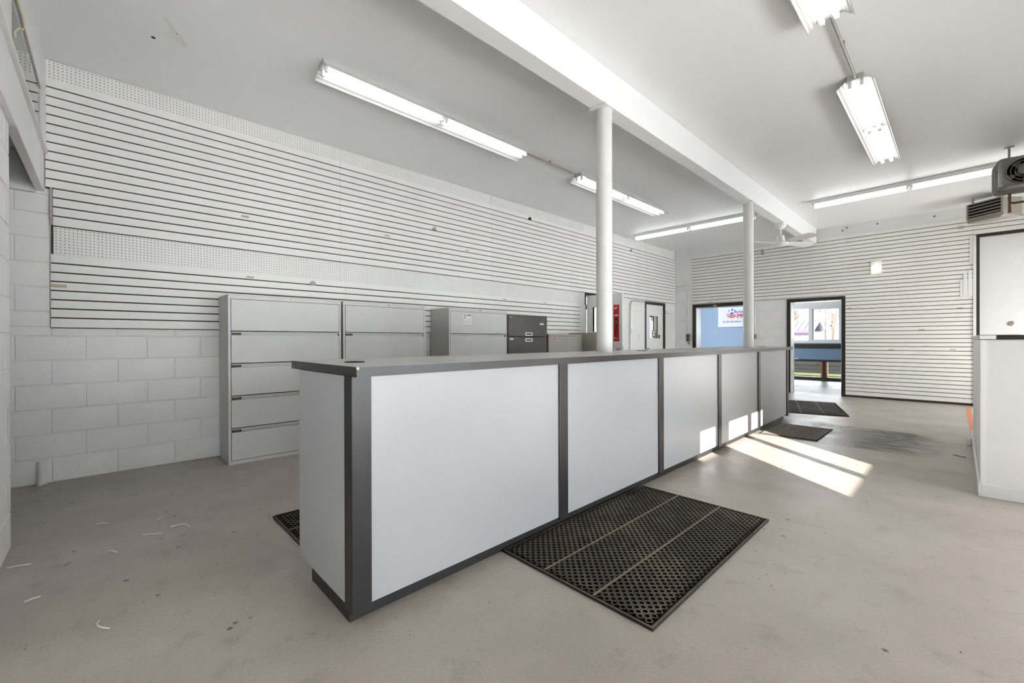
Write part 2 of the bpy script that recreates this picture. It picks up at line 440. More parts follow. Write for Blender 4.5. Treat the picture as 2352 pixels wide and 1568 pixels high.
for i in range(5):
    a0 = Y0 + i * PN + .004; a1 = min(a0 + PN - .006, 10.96)
    if i < 3: pegboard(wall_left, a0, a1, ZT + .001, ZC - .002, .006)
    else: obj('plain_board', box(0, .006, a0, a1, ZT + .001, ZC - .002), 'peg_white', wall_left)
for a0, a1 in ((-.325, 2.068), (2.07, 4.506), (4.508, 7.01)):
    pegboard(wall_left, a0, a1, 1.906, 2.146, .0065)
obj('edge_strip', box(0, .022, -.345, -.33, 2.15, 2.46), 'galv', wall_left)
obj('edge_strip', box(0, .014, -.338, -.326, 1.91, 2.15), 'frame_black', wall_left)

def residue(parent, spots, x):
    for (a, z, w, h, m) in spots:
        obj('label_residue', box(x, x + .002, a - w / 2, a + w / 2, z - h / 2, z + h / 2), m, parent)
def LP(u, v):
    """pixel of the photograph -> (along, up) on the left wall"""
    d = f1 + r2 * ((u - 1176) / FPX) + u2 * ((784 - v) / FPX); t = (LX + .02) / d.x
    return t * d.y, EYE + t * d.z
def BP(u, v):
    d = f1 + r2 * ((u - 1176) / FPX) + u2 * ((784 - v) / FPX)
    nn = Vector((math.sin(BA), -math.cos(BA), 0)); q = Vector((LX, BY, 0)); t = q.dot(nn) / d.dot(nn); P = d * t - q
    return P.x * math.cos(BA) + P.y * math.sin(BA), EYE + t * d.z
sp = []
for (u, v, w, h) in ((563, 497, .07, .022), (574, 636.5, .07, .022), (134, 656.5, .10, .026), (889, 541, .07, .018), (1073, 575.5, .06, .02), (1159, 687, .08, .018), (1252, 695.5, .08, .018), (900, 495, .05, .012)):
    a, z = LP(u, v); sp.append((a, z, w, h, 'tag_beige'))
residue(wall_left, sp, .0205)
for (u, v) in ((997, 527), (718, 652), (1216, 503), (1449, 575)):
    a, z = LP(u, v)
    obj('shelf_clip', MB().box(.018, .04, a - .03, a + .03, z - .012, z + .012).box(.036, .042, a - .02, a + .02, z - .012, z + .03), 'steel_taupe' if u != 1216 else 'frame_black', wall_left)

# plain far end of the left wall: batten, conduit, panel joint
for (y0, y1) in ((8.02, 8.64), (8.76, 9.37), (10.44, 10.9)):
    obj('batten', box(0, .022, y0, y1, 1.866, 1.936), 'wall_white', wall_left, bevel=.004)
pts = [(.03, 8.70, 0), (.03, 8.70, 1.95)] + [(.03, 8.70 + .14 * (1 - math.cos(t)), 1.95 + .14 * math.sin(t)) for t in [k * math.pi / 16 for k in range(1, 9)]] + [(.03, 9.36, 2.092)]
obj('conduit', MB().tube(pts, .012, 8), 'galv', wall_left, smooth=True)
obj('switch_plate', box(0, .01, 9.11, 9.2, 1.18, 1.32), 'frame_white', wall_left, bevel=.002)
obj('switch_plate', box(0, .01, 8.14, 8.22, 1.17, 1.31), 'frame_white', wall_left, bevel=.002)
obj('corner_conduit', MB().tube([(.03, 8.74, 1.3), (.03, 8.74, 1.44)], .02, 8), 'galv', wall_left)

# ------------------------------------------------------------------ door standing open on the left wall
obj_frame = MB().box(-.2, .012, 7.005, 7.045, 0, 2.145).box(-.2, .012, 7.885, 7.93, 0, 2.145).box(-.2, .012, 7.045, 7.885, 2.09, 2.145)
fr = struct(obj('trim_1', obj_frame, 'frame_black', loc=(LX, 0, 0)), 'black door frame around the open door')
d1 = struct(empty('door_1', (LX + .02, 7.06, 0)), 'white door with narrow glass light standing open into the room')
DW, DH = .815, 2.075
g = MB()
wx0, wx1, wz0, wz1 = .145, .60, 1.345, 1.835
g.box(0, wx0, 0, .044, .01, DH).box(wx1, DW, 0, .044, .01, DH).box(wx0, wx1, 0, .044, .01, wz0).box(wx0, wx1, 0, .044, wz1, DH)
obj('door_slab', g, 'wall_white', d1)
obj('glazing_bead', MB().box(wx0 - .02, wx0, -.008, .052, wz0 - .02, wz1 + .02).box(wx1, wx1 + .02, -.008, .052, wz0 - .02, wz1 + .02).box(wx0, wx1, -.008, .052, wz0 - .02, wz0).box(wx0, wx1, -.008, .052, wz1, wz1 + .02), 'frame_white', d1)
obj('pane', box(wx0, wx1, .018, .024, wz0, wz1), 'glass_clear', d1)
for z in (.25, 1.1, 1.85): obj('hinge', MB().cyl((-.008, -.006, z - .05), (-.008, -.006, z + .05), .009, 8), 'frame_black', d1)
kn = obj('door_knob', MB().lathe([(.0, 0), (.02, 0), (.012, .012), (.012, .03), (.026, .045), (.026, .06), (0, .07)], 14), 'galv', d1, (DW - .06, 0, 1.0)); kn.rotation_euler = (math.pi / 2, 0, 0)
obj('latch_plate', box(DW, DW + .002, .01, .034, .94, 1.06), 'galv', d1)
# passage behind it; its glazed end is added to brighten the door glass
obj('passage', MB().box(-1.4, -.25, 6.85, 7.0, 0, 2.5).box(-1.4, -.25, 8.0, 8.15, 0, 2.5).box(-1.5, -1.4, 6.85, 8.15, 0, .5).box(-1.5, -1.4, 6.85, 8.15, 2.2, 2.5).box(-1.5, -.25, 6.85, 8.15, 2.4, 2.5).box(-1.5, -.25, 6.85, 8.15, -.1, -.001), 'wall_white', wall_left)
obj('passage_fill_pane', box(-1.46, -1.455, 7.0, 8.0, .5, 2.2), 'glass_clear', wall_left)
# red poster on the open door
po = tag(obj('poster', box(0, .12, 0, .003, 0, .70), 'poster_red', loc=(LX + .02 + .63, 7.0565, 1.155)), 'narrow red poster with a black power tool on the open door', 'poster')
POX = 0
obj('lettering', MB().prism([(.015, .61), (.075, .635), (.085, .655), (.02, .645)], 'y', -.0012, 0), 'paper', po)
obj('lettering', MB().box(.012, .105, -.0012, 0, .495, .503).box(.016, .098, -.0012, 0, .482, .492).box(.012, .105, -.0012, 0, .507, .513), 'paper', po)
obj('tool_print', MB().prism([(.03, .36), (.035, .43), (.06, .455), (.085, .43), (.09, .36), (.078, .33), (.078, .22), (.06, .17), (.05, .1), (.03, .1), (.035, .17), (.05, .24), (.045, .32)], 'y', -.0012, 0), 'ink_dark', po)
obj('tool_print', MB().prism([(.045, .345), (.047, .40), (.073, .40), (.075, .345)], 'y', -.0018, -.0012), 'ink_grey', po)
obj('lettering', MB().box(.015, .1, -.0012, 0, .045, .055).box(.012, .03, -.0012, 0, .06, .075), 'paper', po)

# ------------------------------------------------------------------ far door in the left wall
obj_frame = MB().box(-.2, .016, 9.40, 9.455, 0, 2.12).box(-.2, .016, 10.345, 10.41, 0, 2.12).box(-.2, .016, 9.455, 10.345, 2.055, 2.12)
struct(obj('trim_2', obj_frame, 'frame_black', loc=(LX, 0, 0)), 'black door frame around the closed door')
d2 = struct(empty('door_2', (LX - .06, 9.46, 0)), 'closed white door with a glass light holding notices')
wy0, wy1, wz0, wz1 = .19, .60, 1.225, 1.775
g = MB().box(0, .044, 0, wy0, .01, 2.05).box(0, .044, wy1, .88, .01, 2.05).box(0, .044, wy0, wy1, .01, wz0).box(0, .044, wy0, wy1, wz1, 2.05)
obj('door_slab', g, 'wall_white', d2)
obj('glazing_bead', MB().box(-.005, .052, wy0 - .025, wy0, wz0 - .025, wz1 + .025).box(-.005, .052, wy1, wy1 + .025, wz0 - .025, wz1 + .025).box(-.005, .052, wy0, wy1, wz0 - .025, wz0).box(-.005, .052, wy0, wy1, wz1, wz1 + .025), 'frame_white', d2)
obj('pane', box(.02, .025, wy0, wy1, wz0, wz1), 'glass_clear', d2)
obj('notice', box(.0255, .027, .36, .585, 1.245, 1.42), 'ink_grey', d2)
obj('notice', box(.0275, .028, .40, .48, 1.35, 1.40), 'paper', d2); obj('notice', box(.0275, .028, .40, .48, 1.28, 1.33), 'paper', d2)
obj('notice', box(.0275, .028, .51, .57, 1.35, 1.395), 'tag_beige', d2)
obj('notice', box(.0445, .046, .06, .155, 1.2, 1.32), 'paper', d2); obj('notice', box(.0445, .046, .64, .72, 1.22, 1.31), 'ink_dark', d2)
obj('notice', box(.0255, .027, .32, .39, 1.66, 1.74), 'tag_beige', d2)
obj('shade_panel', box(.0252, .0255, .44, .60, 1.23, 1.775), 'steel_taupe', d2)
kn = obj('door_knob', MB().lathe([(.0, 0), (.02, 0), (.012, .012), (.012, .03), (.026, .045), (.026, .06), (0, .07)], 14), 'galv', d2, (.044, .07, .96)); kn.rotation_euler = (0, math.pi / 2, 0)

# ------------------------------------------------------------------ back wall
O1, O2, OD = (.553, 1.76, 2.005), (2.637, 3.549, 2.012), (5.477, 7.5, 2.96)
g = MB()
for (a, b, z0, z1) in ((-.3, O1[0], 0, ZC), (O1[0], O1[1], O1[2], ZC), (O1[1], O2[0], 0, ZC), (O2[0], O2[1], O2[2], ZC), (O2[1], OD[0], 0, ZC), (OD[0], OD[1], OD[2], ZC), (OD[1], 8.3, 0, ZC)):
    g.box(-.3, -.003 if (b < 2.65 and z0 == 0 and a > -.5) else 0, a, b, z0, z1)
wall_back = struct(obj('wall_back', g, 'wall_white', loc=(LX, BY, 0), rz=BRZ), 'white back wall of slat boards with two open doorways')
lay_blocks(wall_back, .0, .464, 0, 2.44, .1, base=-.003, d=.003)
lay_blocks(wall_back, 1.84, 2.57, 0, 2.085, .1, base=-.003, d=.003)
ZBT = 3.32
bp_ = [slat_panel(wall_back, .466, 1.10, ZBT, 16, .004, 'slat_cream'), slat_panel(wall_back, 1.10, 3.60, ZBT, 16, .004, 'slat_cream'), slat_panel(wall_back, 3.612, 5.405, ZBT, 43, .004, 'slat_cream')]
obj('joint_strip', box(0, .0165, 3.60, 3.612, ZBT - 16 * PITCHS, ZBT), 'slat_cream', wall_back)
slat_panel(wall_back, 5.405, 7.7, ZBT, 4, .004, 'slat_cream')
obj('base_gap', box(0, .012, 3.606, 5.4, .0, .035), 'slot_brown', wall_back)
obj('edge_board', box(0, .03, 5.40, 5.437, 0, 3.0), 'wall_white', wall_back)
obj('repair_plate', box(.018, .024, 5.24, 5.40, 1.93, 2.24), 'wall_white', wall_back, bevel=.002)
for k, (a, z0, z1) in enumerate(((5.28, 1.95, 2.34), (5.34, 1.95, 2.4))):
    obj('repair_plate', box(.018, .028, a, a + .045, z0, z1), 'wall_white', wall_back, bevel=.002)
obj('repair_plate', box(.018, .024, 5.36, 5.40, 2.55, 2.95), 'slat_cream', wall_back)
sp = []
for (u, v, w) in ((1811, 660, .07), (1632, 693.5, .12), (2117, 757, .08), (2047, 803, .08), (2080, 795, .05), (2127, 795, .08), (2188, 803, .08), (1951, 707.5, .07), (2204, 707, .08)):
    a, z = BP(u, v); sp.append((a, z, w, .018, 'tag_beige'))
residue(wall_back, sp, .019)
obj('slat_bracket', box(.018, .05, 2.07, 2.13, 3.14, 3.26), 'steel_taupe', wall_back, bevel=.006)
obj('slat_bracket', box(.018, .04, 5.22, 5.29, 3.15, 3.19), 'steel_taupe', wall_back)
for (a, z) in ((3.55, 3.42), (3.62, 3.46), (4.1, 3.45), (4.9, 3.43)):
    obj('wall_mark', box(0, .003, a, a + .03, z, z + .03), 'ink_grey', wall_back)
# frames of the two doorways
def doorway_frame(name, o, lab, w=.062):
    g = MB().box(-.02, .016, o[0] - w, o[0], 0, o[2] + w).box(-.02, .016, o[1], o[1] + w, 0, o[2] + w).box(-.02, .016, o[0], o[1], o[2], o[2] + w)
    f = struct(obj(name, g, 'frame_black', loc=(LX, BY, 0), rz=BRZ, bevel=.002), lab)
    obj('jamb_lining', MB().box(-.3, -.021, o[0], o[0] + .012, 0, o[2]).box(-.3, -.021, o[1] - .012, o[1], 0, o[2]).box(-.3, -.021, o[0] + .012, o[1] - .012, o[2] - .012, o[2]), 'frame_white', f)
    return f
f1_ = doorway_frame('trim_3', O1, 'black frame of the doorway with the banner beyond', .076)
obj('frame_tag', box(.016, .018, 1.0, 1.07, 2.022, 2.046), 'paper', f1_)
doorway_frame('trim_4', O2, 'black frame of the doorway beside the long slat wall')
# overhead door
g = MB().box(-.01, .016, OD[0] - .05, OD[0], 0, OD[2] + .06).box(-.01, .016, OD[0], OD[1], OD[2], OD[2] + .06).box(-.01, .016, OD[1], OD[1] + .05, 0, OD[2] + .06)
struct(obj('trim_5', g, 'frame_black', loc=(LX, BY, 0), rz=BRZ), 'black frame around the overhead door')
d3 = struct(empty('door_3', (LX, BY, 0), BRZ), 'tall white overhead door with a round lock')
for i in range(5):
    z0 = i * OD[2] / 5; obj('door_section', box(-.06, -.012, OD[0], OD[1], z0 + .0002, z0 + OD[2] / 5 - .0002), 'frame_white', d3)
a, z = BP(2323, 743)
lk = obj('lock', MB().lathe([(0, 0), (.042, 0), (.042, .006), (.03, .012), (0, .014)], 20), 'galv', d3, (-.012, a, z)); lk.rotation_euler = (0, math.pi / 2, 0)

# ------------------------------------------------------------------ near-left stub wall with passage, header and transom
YU = -.364
g = MB().box(-3.744, -2.4, YF - .2, YF - .006, 0, 2.42).box(LX, -2.4, YF - .15, YU, 3.13, ZC).box(-3.52, -2.4, YF - .15, YU - .004, 2.74, 3.13).box(LX, -4.90, YF - .15, YU, 2.74, 3.13)
wall_front = struct(obj('wall_front', g, 'wall_white'), 'white block stub wall with a passage and a transom window')
fe = empty('block_facing', (0, YF, 0), math.pi / 2, wall_front)
lay_blocks(fe, 2.41, 3.744, 0, 2.42, 2.57)
obj('header_board', box(LX, -2.6, YF - .02, YU - .012, 2.42, 2.735), 'wall_white', wall_front, bevel=.003)
obj('header_ledge', box(LX, -2.6, YF - .02, YU + .012, 2.735, 2.75), 'wall_white', wall_front, bevel=.003)
obj('transom_pane', box(-4.90, -3.52, YU - .014, YU - .008, 2.75, 3.13), 'glass_transom', wall_front)
obj('passage_ceiling', box(LX, -2.4, -2.2, YF - .15, 3.3, 3.36), 'wall_white', wall_front)
obj('passage_trim', box(LX, LX + .03, -2.2, YF - .02, 2.40, 2.485), 'wall_white', wall_front)
obj('passage_end', box(LX, -2.4, -2.3, -2.2, 0, 3.3), 'wall_white', wall_front)
obj('passage_side', box(-2.45, -2.4, -2.2, YF - .2, 0, 3.3), 'wall_white', wall_front)
wr = [(-3.2, YU + .01, 3.12), (-3.3, YU + .02, 3.05), (-3.42, YU + .03, 2.97), (-3.50, YU + .04, 2.93), (-3.535, YU + .04, 2.90), (-3.52, YU + .035, 2.875), (-3.45, YU + .03, 2.845), (-3.405, YU + .02, 2.80), (-3.40, YU + .02, 2.762)]
tag(obj('loose_wire', MB().tube(wr, .004, 6), 'wire', smooth=True), 'loose cream cable end hanging over the header ledge', 'cable')

# ------------------------------------------------------------------ right wall with windows (beyond the picture's edge) and wall behind the camera
panes = [(.715, 1.157, 1.77, 2.11), (1.47, 2.15, 1.30, 2.11), (2.213, 2.72, 1.30, 2.11), (3.06, 3.75, .5, 2.05), (3.85, 4.6, .5, 2.05), (4.95, 5.8, 1.27, 2.1), (9.54, 10.8, .06, 2.45)]  # panes for the sun patches, then unseen ones added for bounced daylight
low = [(-3.6, -2.55), (-2.45, -1.4), (-1.3, -.25), (-.15, .9), (1.0, 1.85), (1.95, 2.85)]      # unseen low windows, added to throw fill light up to the ceiling
LZ = (.1, .95)
g = MB(); ys = -4.3
for (a, b, z0, z1) in panes:
    g.box(0, .1, ys, a, 1.0, ZC); g.box(0, .1, a, b, 1.0, max(z0, 1.0)); g.box(0, .1, a, b, z1, ZC); ys = b
g.box(0, .1, ys, 11.4, 1.0, ZC)
ys = -4.3
for (a, b) in low: g.box(0, .1, ys, a, -.1, 1.0); g.box(0, .1, a, b, -.1, LZ[0]); g.box(0, .1, a, b, LZ[1], 1.0); ys = b
for (a, b, z) in ((2.85, 3.06, 1), (3.06, 3.75, .5), (3.75, 3.85, 1), (3.85, 4.6, .5), (4.6, 7.6, 1), (7.6, 8.5, .05), (8.5, 8.6, 1), (8.6, 9.5, .05), (9.5, 9.54, 1), (9.54, 10.8, .06), (10.8, 11.4, 1)): g.box(0, .1, a, b, -.1, z)
g.box(0, .1, 7.6, 8.5, .95, 1).box(0, .1, 8.6, 9.5, .95, 1)
panes += [(a, b, LZ[0], LZ[1]) for a, b in low] + [(7.6, 8.5, .05, .95), (8.6, 9.5, .05, .95)]  # low band and far pair are added to brighten ceiling and back wall
struct(obj('wall_right', g, 'wall_white', loc=(XR, 0, 0)), 'white wall with windows')
for i, (a, b, z0, z1) in enumerate(panes):
    w = struct(empty('window_%d' % (i + 1), (XR, 0, 0)), 'unseen window pane in the right wall, placed for its daylight')
    fw = .02
    obj('window_frame', MB().box(.03, .07, a, a + fw, z0, z1).box(.03, .07, b - fw, b, z0, z1).box(.03, .07, a, b, z0, z0 + fw).box(.03, .07, a, b, z1 - fw, z1), 'frame_white', w)
    obj('pane', box(.047, .052, a + fw, b - fw, z0 + fw, z1 - fw), 'glass_clear', w)
struct(obj('wall_behind', box(LX - .3, XR + .3, YN - .1, YN, -.1, ZC), 'wall_white'), 'white wall')

# half-height partition on the right
pt = struct(obj('wall_partition', box(.112, 2.58, 4.75, 7.5, 0, 1.172), 'frame_white'), 'white half-height partition wall with a dark ledge')
obj('baseboard', MB().box(.095, .112, 4.733, 7.5, 0, .095).box(.112, 2.58, 4.733, 4.75, 0, .095), 'frame_white', pt, bevel=.003)
obj('corner_bead', box(.108, .135, 4.746, 4.752, .095, 1.172), 'wall_white', pt)
lg = tag(obj('partition_ledge', box(.1, 2.58, 4.735, 7.5, 1.172, 1.208), 'laminate_grey', bevel=.003), 'dark grey laminate ledge with a chipped corner capping the half wall', 'ledge')
obj('chipped_edge', box(.102, .185, 4.731, 4.735, 1.176, 1.204), 'paper', lg)
obj('bare_edge', box(.096, .1, 4.75, 7.4, 1.174, 1.206), 'steel_side', lg)
tag(obj('wood_block', box(.055, .092, 6.9, 6.96, 0, .085), 'frame_white', bevel=.006), 'small white painted block on the floor against the partition baseboard', 'block')
for nm, x0, x1, m in (('floor_tape', .068, .13, 'orange_tape'), ('floor_tape', .13, .2, 'yellow_tape')):
    struct(obj(nm, MB().prism([(x0, 10.68), (x1, 10.68), (x1 + .01, 7.5), (x0 + .03, 7.5)], 'z', .0002, .0015), m), 'worn floor marking strip')

# ------------------------------------------------------------------ columns
def column(y, label):
    c = tag(empty('column', (-2.168, y, 0)), label, 'column')
    obj('shaft', MB().cyl((0, 0, 0), (0, 0, 3.215), .07, 28, caps=False), 'column_white', c, smooth=True)
    obj('cap_plate', box(-.085, .085, -.1, .1, 3.2, 3.2148), 'wall_white', c)
    for z in (1.42, 1.5, 1.62): obj('scuff', MB().cyl((0, 0, z), (0, 0, z + .006), .0704, 28, caps=False), 'ink_grey', c) if False else None
    return c
column(3.19, 'round white steel post rising through the counter in front of the open door')
column(6.92, 'round white steel post rising through the counter in front of the banner doorway')

# ------------------------------------------------------------------ service counter
CR = .0075
ct = tag(empty('service_counter', (-1.70, .717, 0), CR), 'long white service counter with dark grey pilasters and a grey laminate top', 'counter')
CLEN = 6.62; CD = -.655
obj('body', box(-.33, -.03, .03, CLEN - .03, .075, 1.02), 'laminate_white', ct)
obj('far_end_panel', box(CD, -.075, CLEN - .03, CLEN - .006, .07, 1.028), 'laminate_white', ct)
obj('kick_board', MB().box(-.33, -.055, .012, CLEN - .06, 0, .078).box(CD + .16, -.33, .012, .05, 0, .078), 'kick_black', ct)
pil = [.0, 1.318, 2.606, 3.90, 5.21, 6.53]
for i in range(5):
    a = pil[i] + (.085 if i == 0 else .08); b = pil[i + 1]
    obj('front_panel', box(-.03, -.012, a + .0005, b - .0005, .072, 1.028), 'laminate_white', ct)
for i, a in enumerate(pil):
    w = .085 if i in (0, 5) else .08
    obj('pilaster', box(-.03, 0, a, a + w, .06, 1.03) if i not in (0, 5) else box(-.075, 0, a, a + w, .055, 1.03), 'laminate_grey', ct, bevel=.0015)
obj('end_panel', box(CD, -.075, .006, .03, .07, 1.028), 'laminate_white', ct)
def top_slab(e, z0, z1):
    # slab with a square cut-out around each steel post
    xa, xb, ya, yb = CD - .1 + e, .05 - e, e, CLEN + .01 - e
    g = MB(); y = ya
    for (cy, cx) in ((2.473, -.4495), (6.203, -.4215)):
        h = .074 - e
        g.box(xa, xb, y, cy - h, z0, z1).box(xa, cx - h, cy - h, cy + h, z0, z1).box(cx + h, xb, cy - h, cy + h, z0, z1); y = cy + h
    return g.box(xa, xb, y, yb, z0, z1)
top = obj('countertop', top_slab(0, 1.03, 1.07), 'laminate_grey', ct)
obj('top_sheet', top_slab(.003, 1.0692, 1.0706), 'laminate_top', top)
def grommet(y, x):
    o = obj('grommet', MB().lathe([(0, 0), (.036, 0), (.036, .002), (.046, .004), (.048, .0)], 24), 'black_plastic', top, (x, y, 1.0707))
grommet(.16, -.335); grommet(3.08, -.42); grommet(6.4, -.30)
obj('chip', box(.044, .0505, -.0005, .01, 1.06, 1.0708), 'tag_beige', top)

# ------------------------------------------------------------------ filing cabinets
FX = -4.76
def lateral_file(y, label, side='steel_side', sticker=False):
    W, H, Dp = 1.064, 1.622, .448
    c = tag(empty('filing_cabinet', (FX, y, 0)), label, 'filing cabinet', 'grey five-drawer lateral filing cabinets')
    g = MB().box(-Dp, 0, 0, .018, 0, H).box(-Dp, 0, W - .018, W, 0, H).box(-Dp, 0, .018, W - .018, H - .042, H).box(-Dp, -Dp + .01, .018, W - .018, 0, H - .042).box(-Dp, 0, .018, W - .018, 0, .035)
    obj('carcass', g, side, c)
    obj('front_rails', MB().box(-.002, .0012, 0, .02, 0, H).box(-.002, .0012, W - .02, W, 0, H).box(-.002, .0012, .02, W - .02, H - .042, H).box(-.002, .0012, .02, W - .02, 0, .035), 'steel_grey', c)
    obj('lock', MB().cyl((.001, W * .52, H - .02), (.007, W * .52, H - .02), .011, 14), 'galv', c)
    n = 5; hz = (H - .042 - .035) / n
    for i in range(n):
        z0 = .035 + i * hz + .004; z1 = .035 + (i + 1) * hz - .004
        gap = .036
        d = obj('drawer', box(-.045, .005, .024, W - .024, z0, z1 - (gap if i < n - 1 else 0)), 'steel_grey', c, bevel=.002)
        if i < n - 1:
            obj('pull_recess', box(-.045, -.03, .024, W - .024, z1 - gap, z1 - .006), 'steel_grey', d)
            obj('pull_lip', box(-.045, .004, .024, W - .024, z1 - .010, z1), 'steel_grey', d)
            obj('label_holder', box(-.006, .002, .03, .105, z1 - gap + .006, z1 - .01), 'black_plastic' if not sticker and i < 4 else 'steel_grey', d)
            obj('drawer_label', box(.002, .0026, .04, .095, z1 - gap + .013, z1 - .018), 'ink_grey' if not sticker else 'tag_beige', d)
    if sticker:
        s = obj('sticker', box(.0055, .006, .235, .385, 1.402, 1.545), 'paper', c)
        obj('print', MB().box(.006, .0063, .245, .29, 1.527, 1.536).box(.006, .0063, .305, .375, 1.525, 1.537), 'logo_red', s)
        obj('print', box(.006, .0063, .262, .274, 1.485, 1.515), 'ink_dark', s)
        obj('print', MB().box(.006, .0062, .25, .37, 1.445, 1.448).box(.006, .0062, .25, .37, 1.425, 1.428).box(.006, .0062, .30, .37, 1.465, 1.468), 'ink_grey', s)
    return c
c1 = lateral_file(.826, 'grey five-drawer lateral filing cabinet at the end of the row beside bare block wall')
for (a, z) in ((.60, .305), (.66, .308)): obj('worn_sticker', box(.0055, .006, a, a + .03, z, z + .018), 'tag_beige', c1)
lateral_file(1.914, 'grey five-drawer lateral filing cabinet between the end cabinet and a narrow gap')
lateral_file(3.348, 'grey five-drawer lateral filing cabinet with a white sticker beside the black cabinet', 'steel_side', True)

bk = tag(empty('filing_cabinet', (FX, 4.425, 0)), 'worn black lateral filing cabinet with bright recessed handles', 'filing cabinet')
W, H = .906, 1.578
obj('carcass', MB().box(-.445, 0, 0, .016, 0, H).box(-.445, 0, W - .016, W, 0, H).box(-.445, 0, .016, W - .016, H - .012, H).box(-.445, -.435, .016, W - .016, 0, H).box(-.445, 0, .016, W - .016, 0, .06), 'steel_dark', bk)
zs = [.06, .36, .66, .9, 1.235, 1.566]
for i in range(5):
    z0, z1 = zs[i] + .003, zs[i + 1] - .003
    d = obj('drawer', box(-.02, .006, .02, W - .02, z0, z1), 'steel_dark', bk, bevel=.003)
    zh = z1 - .05 if i < 4 else z0 + .04
    g = MB()
    for (a0, a1, b0, b1) in ((.385, .545, zh - .024, zh - .014), (.385, .545, zh + .014, zh + .024), (.385, .397, zh - .014, zh + .014), (.533, .545, zh - .014, zh + .014)):
        g.box(.004, .012, a0, a1, b0, b1)
    h = obj('handle', g, 'alu', d)
    obj('handle_recess', box(.0055, .0068, .397, .533, zh - .014, zh + .014), 'black_plastic', h)
obj('tape_scrap', box(.0065, .007, .73, .82, 1.43, 1.458), 'paper', bk); obj('tape_scrap', box(.0065, .007, .05, .125, 1.185, 1.212), 'paper', bk)
obj('tape_scrap', MB().prism([(.06, 1.52), (.1, 1.545), (.095, 1.55), (.07, 1.535)], 'x', .0065, .007), 'paper', bk)
obj('hinge', MB().cyl((-.01, W + .004, 1.45), (-.01, W + .004, 1.52), .008, 8), 'black_plastic', bk)

tw = tag(empty('storage_cabinet', (FX, 5.375, 0)), 'low taupe two-door metal cabinet with a small red sticker beside the black cabinet', 'cabinet')
W, H = .915, 1.282
obj('carcass', MB().box(-.445, 0, 0, .016, 0, H).box(-.445, 0, W - .016, W, 0, H).box(-.445, 0, .016, W - .016, H - .03, H).box(-.445, -.435, .016, W - .016, 0, H).box(-.445, 0, .016, W - .016, 0, .06), 'steel_taupe', tw)
obj('dark_side', box(-.445, 0, -.02, -.002, 0, H), 'steel_dark', tw)  # dark steel strip along the cabinet's near side
for a0, a1 in ((.02, .4605), (.4625, .895)):
    d = obj('door', box(-.02, .004, a0, a1, .064, H - .034), 'steel_taupe', tw, bevel=.002)
    obj('handle', box(.004, .016, a1 - .06 if a0 < .1 else a0 + .04, a1 - .04 if a0 < .1 else a0 + .06, .6, .72), 'galv', d)
s = obj('sticker', box(.0045, .005, .125, .205, 1.175, 1.243), 'paper', tw)
obj('print', MB().box(.005, .0053, .128, .148, 1.178, 1.24).box(.005, .0053, .165, .19, 1.18, 1.24), 'logo_red', s)

bg_ = tag(empty('metal_cabinet', (-4.34, 6.42, 0)), 'beige metal cabinet standing sideways below the open door', 'cabinet')
obj('body', box(-.84, 0, .01, .12, 0, 1.318), 'steel_beige', bg_, bevel=.004)
obj('side_panel', box(-.84, -.012, 0, .01, .01, 1.312), 'steel_beige', bg_, bevel=.003)
obj('corner_cap', box(-.012, .006, .03, .12, 1.26, 1.318), 'tag_beige', bg_, bevel=.003)
for z in (.4, .9, 1.18): obj('hinge', box(0, .008, .05, .09, z, z + .05), 'steel_side', bg_)
obj('screw', MB().cyl((-.5, .001, 1.1), (-.5, -.003, 1.1), .008, 8), 'ink_grey', bg_)

# ------------------------------------------------------------------ floor mats
def rubber_mat_mesh(Wd, Ln, pitch, seams=True):
    """drainage mat: truncated-diamond cells, each with a real round hole, a solid border and two solid seams"""
    T = .013; g = MB(); n = 12; hd_ = pitch / 2; r = pitch * .275
    nx = int(round((Wd - .03) / pitch)); ny = int(round((Ln - .03) / pitch))
    px = (Wd - .03) / nx; py = (Ln - .03) / ny
    dirs = [(math.cos(2 * math.pi * k / n), math.sin(2 * math.pi * k / n)) for k in range(n)]
    def outer(c, s):
        q = 1 / max(abs(c) + abs(s), 1e-6); q = min(q, .93 / max(abs(c), abs(s))); return c * q, s * q
    def cell(cx, cy):
        vs = []
        for c, s in dirs:
            o = outer(c, s); vs.append((cx + o[0] * px / 2, cy + o[1] * py / 2, T))
        for c, s in dirs: vs.append((cx + c * r, cy + s * r, T))
        for c, s in dirs: vs.append((cx + c * r, cy + s * r, .002))
        fs = [(k, (k + 1) % n, n + (k + 1) % n, n + k) for k in range(n)] + [(n + k, n + (k + 1) % n, 2 * n + (k + 1) % n, 2 * n + k) for k in range(n)]
        g.add(vs, fs)
    for i in range(nx + 1):
        for j in range(ny + 1):
            if 0 < i < nx and 0 < j < ny: cell(.015 + i * px, .015 + j * py)
            if i < nx and j < ny: cell(.015 + (i + .5) * px, .015 + (j + .5) * py)
    e = .011
    g.box(0, Wd, 0, e, 0, T).box(0, Wd, Ln - e, Ln, 0, T).box(0, e, e, Ln - e, 0, T).box(Wd - e, Wd, e, Ln - e, 0, T)
    me = bpy.data.meshes.new('rubber_mat'); me.from_pydata(g.v, [], g.f); me.update()
    me.materials.append(MAT['rubber']); me.materials.append(MAT['rubber_shaded'])
    me.polygons.foreach_set('material_index', [1 if min(g.v[i][2] for i in f) < .01 else 0 for f in g.f])
    return me
